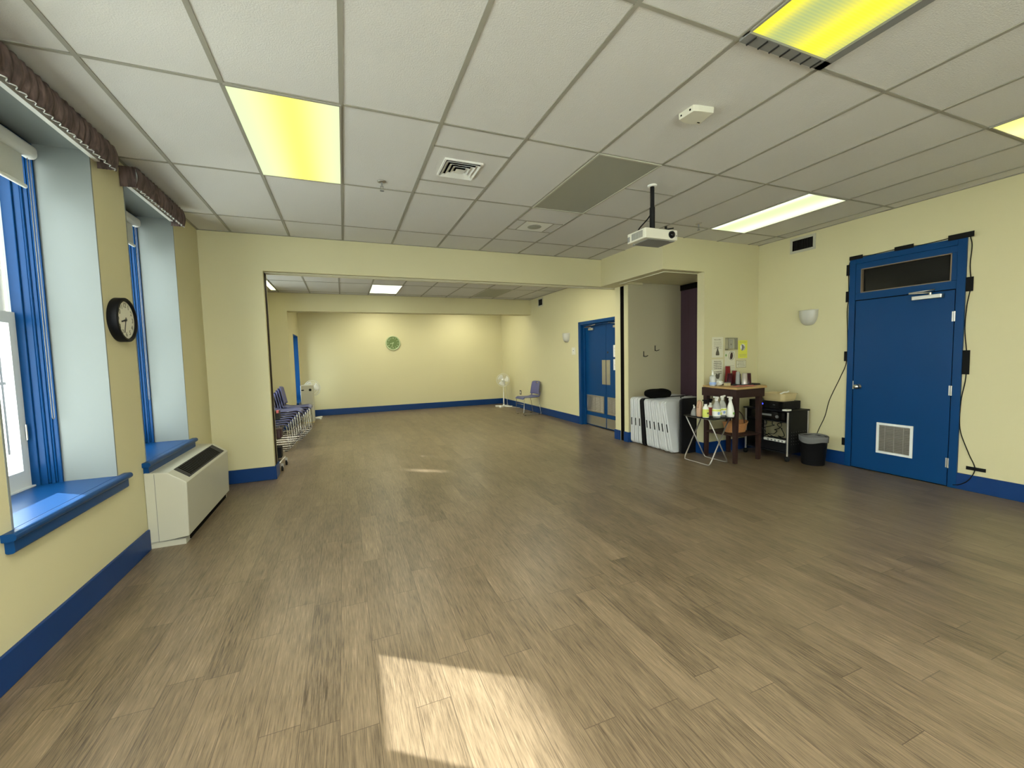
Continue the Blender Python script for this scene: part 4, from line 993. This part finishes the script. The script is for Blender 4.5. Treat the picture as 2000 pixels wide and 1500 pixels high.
# ---------------------------------------------------------------- AV cart
t = thing('equipment_cart', (5.5, 3.96, 0), 'black media cart on casters against the right wall', 'cart')
cx0, cx1, cy0, cy1 = 5.29, 5.68, 3.63, 4.26
b = MB(); b.box(cx0-.01, cx1+.02, cy0-.01, cy1+.02, .645, .665); b.build('top_shelf', 'black', t, bevel=.003)
b = MB(); b.box(cx0, cx1, cy0+.01, cy1-.01, .505, .52); b.build('middle_shelf', 'black', t)
b = MB(); b.box(cx0, cx1, cy0+.01, cy1-.01, .10, .12); b.build('bottom_shelf', 'black', t)
for y in (cy0, cy1-.012):
    b = MB(); b.box(cx0+.02, cx1, y, y+.012, .10, .645); 
    sp_ = b.build('side_panel', 'blackm', t)
b = MB()
for i in range(7):
    for j in range(5): b.cyl((5.36+i*.045, cy0-.001, .22+j*.04), (5.36+i*.045, cy0+.001, .22+j*.04), .004, seg=6)
b.build('perforation', 'grey', t)
for x, y in ((cx0, cy0+.005), (cx0, cy1-.02), (cx1, cy0+.005), (cx1, cy1-.02)):
    po = MB().cyl((x, y, .07), (x, y, .645), .013, seg=14).build('post', 'greytube', t)
    MB().lathe([(.001, -.034), (.022, -.028), (.034, 0), (.022, .028), (.001, .034)], (x, y, .035), 16).build('caster', 'rubber', po)
tag(MB().box(5.255, 5.345, 3.625, 3.69, .666, .684).build('charger', 'white', bevel=.004), 'small flat white box on the front corner of the cart', 'box')
def receiver(x0, x1, y0, y1, z0, z1, label, led):
    t = thing('av_receiver', ((x0+x1)/2, (y0+y1)/2, z0), label, 'receiver', 'black audio receivers on the cart')
    MB().box(x0, x1, y0, y1, z0+.008, z1).build('chassis', 'black', t, bevel=.002)
    MB().box(x0-.006, x0, y0, y1, z0+.008, z1).build('front_panel', 'darkglass', t)
    b = MB()
    for xx in (x0+.04, x1-.04):
        for yy in (y0+.04, y1-.04): b.cyl((xx, yy, z0), (xx, yy, z0+.009), .015, seg=10)
    b.build('feet', 'rubber', t)
    if led:
        MB().cyl((x0-.006, y0+.30, z0+.06), (x0-.009, y0+.30, z0+.06), .011, seg=12).build('power_light', 'led', t)
        MB().box(x0-.008, x0-.006, y0+.12, y0+.15, z0+.055, z0+.062).build('maker_mark', 'grey', t)
    else:
        b = MB(); b.cyl((x0-.006, y0+.10, z0+.05), (x0-.018, y0+.10, z0+.05), .02, seg=14); b.box(x0-.008, x0-.006, y0+.18, y0+.34, z0+.05, z0+.075); b.build('controls', 'grey', t)
receiver(5.335, 5.66, 3.72, 4.22, .665, .772, 'black receiver with glowing blue light on top of the cart', True)
receiver(5.325, 5.66, 3.70, 4.18, .52, .632, 'black receiver on the middle shelf of the cart', False)
# tub
t = thing('plastic_tub', (5.49, 3.90, .772), 'cream plastic tub on the black receiver', 'tub')
b = MB()
def tubring(f, z, r=.05):
    pts = []; hx, hy = .145*f, .165*f
    for cx, cy, st in ((hx-r, hy-r, 0), (-hx+r, hy-r, 1), (-hx+r, -hy+r, 2), (hx-r, -hy+r, 3)):
        for k in range(6): a = (st+k/5)*PI/2; pts.append(b.bm.verts.new((5.49+cx+r*math.cos(a), 3.90+cy+r*math.sin(a), z)))
    return pts
rg = [tubring(.86, .773), tubring(.93, .80), tubring(1.0, .873), tubring(1.06, .875), tubring(1.06, .868)]
for A, B in zip(rg, rg[1:]):
    for k in range(len(A)): f = b.bm.faces.new((A[k], A[(k+1) % len(A)], B[(k+1) % len(A)], B[k]))
b.bm.faces.new(rg[0])
o = b.build('tub_body', 'tan', t); sm = o.modifiers.new('s', 'SOLIDIFY'); sm.thickness = .003
tag(MB().tube([(5.45, 3.86, .862), (5.50, 3.84, .884), (5.55, 3.83, .885), (5.57, 3.82, .90)], .010, 8).build('white_utensil', 'white'), 'white utensil lying across the cream tub', 'utensil')
# power strip and cables on the bottom shelf
t = thing('power_strip', (5.33, 3.83, .235), 'white power strip hanging in cables low in the cart', 'power strip')
MB().box(5.305, 5.345, 3.68, 3.98, .236, .268).build('strip_body', 'white', t, bevel=.005)
b = MB()
for k in range(5): b.box(5.3035, 5.306, 3.70+k*.05, 3.725+k*.05, .242, .262)
b.build('sockets', 'grey', t)
tag(MB().box(5.31, 5.62, 3.66, 4.10, .12, .235).build('black_box', 'black', bevel=.004), 'low black box on the bottom shelf of the cart', 'box')
random.seed(11)
for k in range(4):
    y = 3.72+k*.10
    ps = [(5.36+random.uniform(0, .05), y, .505)]
    for j in range(6): ps.append((5.305+random.uniform(-.015, .06), y+random.uniform(-.10, .10), .47-.035*j+random.uniform(-.03, .03)))
    ps.append((5.35, y, .275))
    c = bpy.data.curves.new('c', 'CURVE'); 
    # smooth the path by Catmull-Rom
    P_ = [Vector(p) for p in ps]; out = []
    for i in range(len(P_)-1):
        p0, p1, p2, p3 = P_[max(i-1, 0)], P_[i], P_[i+1], P_[min(i+2, len(P_)-1)]
        for s_ in range(5):
            u = s_/5; out.append(.5*((2*p1)+(-p0+p2)*u+(2*p0-5*p1+4*p2-p3)*u*u+(-p0+3*p1-3*p2+p3)*u**3))
    bpy.data.curves.remove(c)
    tag(MB().tube(out, .0045, 6).build('cable', 'rubber'), 'loose black cable looping below the middle shelf of the cart', 'cable', 'loose black cables inside the cart')
# bin
bx_, by_ = 5.485, 3.435
t = thing('waste_bin', (bx_, by_, 0), 'round black waste bin with a grey liner beside the door', 'bin')
b = MB(); b.lathe([(.122, .0), (.124, .006), (.150, .345), (.156, .352), (.148, .35), (.118, .012), (.001, .012)], (bx_, by_, 0), 36, cap=False); b.build('bin_body', 'black', t)
b = MB(); rings = []
for r, z, a in ((.118, .10, 0), (.143, .335, .0), (.158, .366, .004), (.162, .360, .004), (.160, .335, .004), (.158, .29, .012)):
    rings.append([b.bm.verts.new((bx_+(r+.002*math.sin(9*k*PI/18))*math.cos(k*PI/18), by_+(r+.002*math.sin(7*k*PI/18))*math.sin(k*PI/18), z+a*math.sin(3*k*PI/18+1))) for k in range(36)])
for A, B in zip(rings, rings[1:]):
    for k in range(36): f = b.bm.faces.new((A[k], A[(k+1) % 36], B[(k+1) % 36], B[k])); f.smooth = True
b.build('bin_liner', 'liner', t)

# ---------------------------------------------------------------- cable run taped around the door
t = thing('taped_cable', (XR-.01, 2.7, .02), 'thin black cable running round the single blue door', 'cable')
xc = XR-.006
def smooth(P_, n=6):
    P_ = [Vector(p) for p in P_]; out = []
    for i in range(len(P_)-1):
        p0, p1, p2, p3 = P_[max(i-1, 0)], P_[i], P_[i+1], P_[min(i+2, len(P_)-1)]
        for s_ in range(n):
            u = s_/n; out.append(.5*((2*p1)+(-p0+p2)*u+(2*p0-5*p1+4*p2-p3)*u*u+(-p0+3*p1-3*p2+p3)*u**3))
    out.append(P_[-1]); return out
path = [(xc-.02, 3.60, .10), (xc, 3.556, .356), (xc, 3.47, .58), (xc, 3.416, .81), (xc, 3.30, 1.10), (xc, 3.235, 1.30), (xc, 3.232, 1.6), (xc, 3.245, 1.9), (xc, 3.232, 2.08), (xc, 3.24, 2.38), (xc, 3.228, 2.50), (xc, 3.18, 2.541), (xc, 3.0, 2.536), (xc, 2.75, 2.545), (xc, 2.55, 2.536), (xc, 2.35, 2.545), (xc, 2.20, 2.552), (xc, 2.175, 2.50), (xc, 2.165, 2.42), (xc, 2.172, 2.24), (xc, 2.160, 2.05), (xc, 2.182, 1.85), (xc, 2.188, 1.62), (xc, 2.168, 1.38), (xc, 2.165, 1.13), (xc, 2.190, .924), (xc, 2.195, .70), (xc, 2.178, .56), (xc, 2.115, .37), (xc, 2.068, .235), (xc-.016, 2.10, .12), (xc-.022, 2.16, .055), (xc-.022, 2.215, .035)]
MB().tube(smooth(path), .0042, 6).build('cable_run', 'rubber', t)
random.seed(5)
for (y0, y1, z0, z1) in ((2.145, 2.335, 2.515, 2.570), (2.61, 2.78, 2.520, 2.565), (3.085, 3.225, 2.515, 2.560), (3.212, 3.262, 2.34, 2.47), (3.212, 3.262, 2.02, 2.15), (3.218, 3.262, 1.30, 1.42), (3.222, 3.262, .25, .345), (2.14, 2.20, 1.99, 2.13), (2.140, 2.195, 1.17, 1.41), (1.99, 2.13, .215, .25)):
    xt = XR-.0115 if (y0 < 2.194 and y1 < 2.25) or y0 > 3.20 else XR-.0265
    xt = XR-.0265 if (z0 > 2.5 and y0 < 3.0) or (y0 > 3.0 and z0 > 2.5) else xt
    s_ = .006
    b = MB(); b.hull([(xt, y0, z0+random.uniform(0, s_)), (xt, y1, z0), (xt, y1, z1-random.uniform(0, s_)), (xt, y0+random.uniform(0, s_), z1)], [(xt+.0012, y0, z0), (xt+.0012, y1, z0), (xt+.0012, y1, z1), (xt+.0012, y0, z1)])
    b.build('tape_strip', 'tape', t)

# ---------------------------------------------------------------- chairs
def make_chair():
    root = thing('stacking_chair', (0, 0, 0), '', 'chair')
    def seat(u, v):
        x = -.215+.45*u; y = (v-.5)*.44*(1-.06*(1-u))
        z = .452 - .020*math.sin(PI*min(1, u*1.15))*(1-(2*v-1)**2*.6) - .05*max(0, (u-.82)/.18)**2 + .02*max(0, (.12-u)/.12)
        return (x, y, z)
    MB().grid(seat, 14, 10, .012).build('seat', 'chairblue', root)
    b = MB()
    def bp(u, v):
        y = (u-.5)*.43*(1-.10*max(0, v-.6)/.4); z = .50+.325*v
        x = -.215-.060*v - .035*(1-(2*u-1)**2) + .02
        if v > .99: z -= .02*(2*u-1)**4
        return (x, y, z)
    n, m = 16, 12
    V = [[Vector(bp(i/n, j/m)) for j in range(m+1)] for i in range(n+1)]
    th = Vector((-.010, 0, 0)); F = {}; B_ = {}
    for i in range(n+1):
        for j in range(m+1): F[i, j] = b.bm.verts.new(V[i][j]); B_[i, j] = b.bm.verts.new(V[i][j]+th)
    hole = lambda i, j: 6 <= i < 10 and j == 10
    inside = lambda i, j: 0 <= i < n and 0 <= j < m and not hole(i, j)
    for i in range(n):
        for j in range(m):
            if hole(i, j): continue
            b.bm.faces.new((F[i, j], F[i+1, j], F[i+1, j+1], F[i, j+1])).smooth = True
            b.bm.faces.new((B_[i, j], B_[i, j+1], B_[i+1, j+1], B_[i+1, j])).smooth = True
            for (di, dj, p, q) in ((-1, 0, (i, j), (i, j+1)), (1, 0, (i+1, j+1), (i+1, j)), (0, -1, (i+1, j), (i, j)), (0, 1, (i, j+1), (i+1, j+1))):
                if not inside(i+di, j+dj): b.bm.faces.new((F[p], F[q], B_[q], B_[p]))
    b.build('backrest', 'chairblue2', root)
    b = MB()
    for s_ in (-1, 1): b.tube([(-.19, s_*.205, .445), (-.225, s_*.208, .452), (-.240, s_*.205, .49), (-.250, s_*.200, .56)], .012, 8)
    b.tube([(-.215, -.20, .455), (-.262, 0, .447), (-.215, .20, .455)], .010, 8)
    b.build('back_support', 'chairblue', root)
    for s_ in (-1, 1):
        y = s_*.215
        b = MB(); b.tube([(-.19, s_*.19, .425), (-.20, y, .41), (-.262, y, .05), (-.262, y, .020), (-.245, y, .0105), (.17, y, .0105), (.205, y, .0105), (.222, y, .025), (.215, y, .06), (.195, y, .405), (.185, s_*.19, .425)], .0058, 8)
        b.build('leg_frame', 'chrome', root)
    b = MB(); b.tube([(.203, -.215, .27), (.203, .215, .27)], .005, 8); b.tube([(-.19, -.19, .425), (-.19, .19, .425)], .005, 8); b.tube([(.185, -.19, .425), (.185, .19, .425)], .005, 8); b.tube([(-.19, -.19, .425), (.185, -.19, .425)], .005, 8); b.tube([(-.19, .19, .425), (.185, .19, .425)], .005, 8)
    b.build('cross_bar', 'chrome', root)
    for s_ in (-1, 1):
        for x in (.17, -.21):
            MB().box(x-.02, x+.02, s_*.215-.009, s_*.215+.009, 0, .012).build('foot_glide', 'rubber', root)
    return root
ch = make_chair()
ch.location = (4.225, 9.53, 0); ch.rotation_euler = (0, 0, PI+.06); ch['label'] = 'lone blue grey chair on chrome legs against the far right wall'
stackpos = [(7.83, 7, -1.115, 'nearer'), (8.75, 6, -1.00, 'farther')]
ordn = ['bottom', 'second from the bottom', 'third from the bottom', 'fourth from the bottom', 'fifth from the bottom', 'sixth from the bottom', 'top']
for (y, n, x, nm) in stackpos:
    for k in range(n):
        c = copy_tree(ch); c.location = (x+.032*k, y, .036*k); c.rotation_euler = (0, 0, 0)
        w = 'top' if k == n-1 else ordn[k]
        c['label'] = 'blue grey chair, %s of the %s chair stack beyond the opening' % (w, nm); c['group'] = 'stacked blue chairs in the far room'

# ---------------------------------------------------------------- air purifier tower and fans
t = thing('portable_cooler', (-.84, 11.0, 0), 'tall cream portable air cooler behind the chair stacks', 'air cooler')
b = MB(); b.rbox(-.985, -.712, 10.86, 11.16, .03, .895, .05, 5); b.build('cooler_body', 'beige', t, bevel=.012)
b = MB(); b.rbox(-.975, -.722, 10.87, 11.15, 0, .03, .04, 4); b.build('cooler_base', 'tan', t)
MB().box(-.975, -.715, 10.856, 10.861, .428, .432).build('panel_seam', 'grey', t)
MB().rbox(-.965, -.905, 10.856, 10.8615, .77, .795, .008, 3, 'y').build('display', 'black', t)
MB().lathe([(.030, 0), (.028, -.010), (.004, -.012)], (-.775, 10.861, .785), 20, 'y').build('dial', 'black', t)
def fan(x, y, zh, rz, label, r=.20, tilt=0.0):
    t = thing('pedestal_fan', (x, y, 0), label, 'fan', 'white pedestal fans')
    b = MB(); 
    for a in (PI/4, 3*PI/4):
        c, s_ = math.cos(a), math.sin(a); L = .27; w = .028
        P_ = [(-L, -w), (L, -w), (L, w), (-L, w)]
        b.hull([(x+p*c-q*s_, y+p*s_+q*c, 0) for p, q in P_], [(x+p*c-q*s_, y+p*s_+q*c, .032) for p, q in P_])
    b.build('cross_base', 'white', t, bevel=.004)
    b = MB(); b.lathe([(.05, .03), (.03, .05), (.017, .07)], (x, y, 0), 16); b.cyl((x, y, .05), (x, y, .42), .016, seg=12); b.cyl((x, y, .42), (x, y, zh-.12), .011, seg=12); b.build('pole', 'white', t)
    hd = Matrix.Translation((x, y, zh)) @ Matrix.Rotation(rz, 4, 'Z') @ Matrix.Rotation(tilt, 4, 'X')
    b = MB(); b.lathe([(.02, .16), (.045, .14), (.055, .08), (.05, .03), (.03, .02)], (0, 0, 0), 20, 'y'); b.box(-.03, .03, .03, .09, -.13, -.03); b.xf(hd); b.build('motor_housing', 'white', t)
    b = MB()
    for k in range(3):
        def bl(u, v, k=k):
            a = 2*PI*k/3 + (v-.5)*(1.25 if u > .2 else .8)+.3*u; rr = .03+(r-.055)*u
            return (rr*math.cos(a), -.03+.035*(v-.5)*(1), rr*math.sin(a))
        b.grid(bl, 6, 5, .002)
    b.lathe([(.030, 0), (.032, -.04), (.004, -.05)], (0, 0, 0), 16, 'y')
    b.xf(hd); b.build('fan_blades', 'white', t)
    b = MB()
    def prof(q): return (.02+.98*q)*r, -.085+.060*q**2.2
    for q in (.35, .68, 1.0):
        rr, yy = prof(q)
        for sgn in (1, -1):
            y_ = yy if sgn > 0 else (-.05+.045*(1-q))
            b.tube([(rr*math.cos(i*PI/16), y_, rr*math.sin(i*PI/16)) for i in range(32)], .0022 if q < 1 else .004, 4, closed=True)
    for i in range(40):
        a = i*PI/20; pts = []
        for q in (.16, .4, .7, 1.0): rr, yy = prof(q); pts.append((rr*math.cos(a), yy, rr*math.sin(a)))
        b.tube(pts, .0011, 3)
        pts = [(rr*math.cos(a), yy, rr*math.sin(a)) for rr, yy in ((r*.2, .02), (r*.7, -.0), (r, -.025))]
        b.tube(pts, .0011, 3)
    b.xf(hd); b.build('wire_guard', 'white', t)
    b = MB(); b.lathe([(.042, -.082), (.040, -.094), (.004, -.098)], (0, 0, 0), 20, 'y'); b.xf(hd); b.build('guard_cap', 'white', t)
    return t
fan(-.80, 11.62, .775, .5, 'white pedestal fan partly hidden behind the cream air cooler', .205)
fr_ = fan(4.27, 11.33, .775, -.55, 'white pedestal fan standing in the far right corner', .19, tilt=-.15)
b = MB(); b.tube(smooth([(4.33, 11.36, .70), (4.40, 11.4, .5), (4.40, 11.4, .2), (4.42, 11.35, .02), (4.46, 10.9, .01), (4.53, 10.75, .02)]), .004, 6)
b.build('power_cord', 'white', fr_)

# ---------------------------------------------------------------- medical style trolley behind the left jamb
t = thing('rolling_stand', (-1.02, 6.42, 0), 'dark wheeled stand just visible behind the left wall edge', 'stand')
b = MB(); b.box(-1.25, -.90, 6.32, 6.50, .12, .16)
b.prism([(6.30, .10), (6.34, .10), (6.62, .06), (6.62, .08), (6.34, .15), (6.30, .15)], 'x', -.93, -.89); b.build('base', 'dark', t)
b = MB(); b.tube([(-.98, 6.29, .105), (-.87, 6.27, .105), (-.825, 6.29, .15), (-.80, 6.33, .175)], .012, 8); b.build('foot_lever', 'steel', t)
for (x, y) in ((-.835, 6.26), (-.825, 6.60), (-1.22, 6.28), (-1.22, 6.60)):
    w = MB().lathe([(.020, -.012), (.036, -.010), (.036, .010), (.020, .012)], (x, y, .037), 20, 'x').build('caster_wheel', 'rubber', t)
    MB().box(x-.016, x+.016, y-.012, y+.012, .05, .105).build('caster_fork', 'steel', w)
b = MB(); b.rbox(-1.20, -.845, 6.33, 6.49, .16, .31, .02, 3); b.build('battery_box', 'black', t, bevel=.006)
b = MB(); b.cyl((-.99, 6.40, .30), (-.99, 6.40, .85), .02, seg=12); b.build('column', 'blackm', t)
b = MB(); b.rbox(-1.20, -.832, 6.34, 6.52, .43, .555, .03, 4); b.build('padded_bar', 'maroon', t, bevel=.01)
b = MB(); b.rbox(-1.10, -.842, 6.32, 6.46, .69, .80, .02, 3); b.build('control_box', 'dark', t, bevel=.006)
MB().rbox(-.875, -.848, 6.312, 6.36, .775, .812, .008, 3).build('pink_button', 'pinkplastic', t)
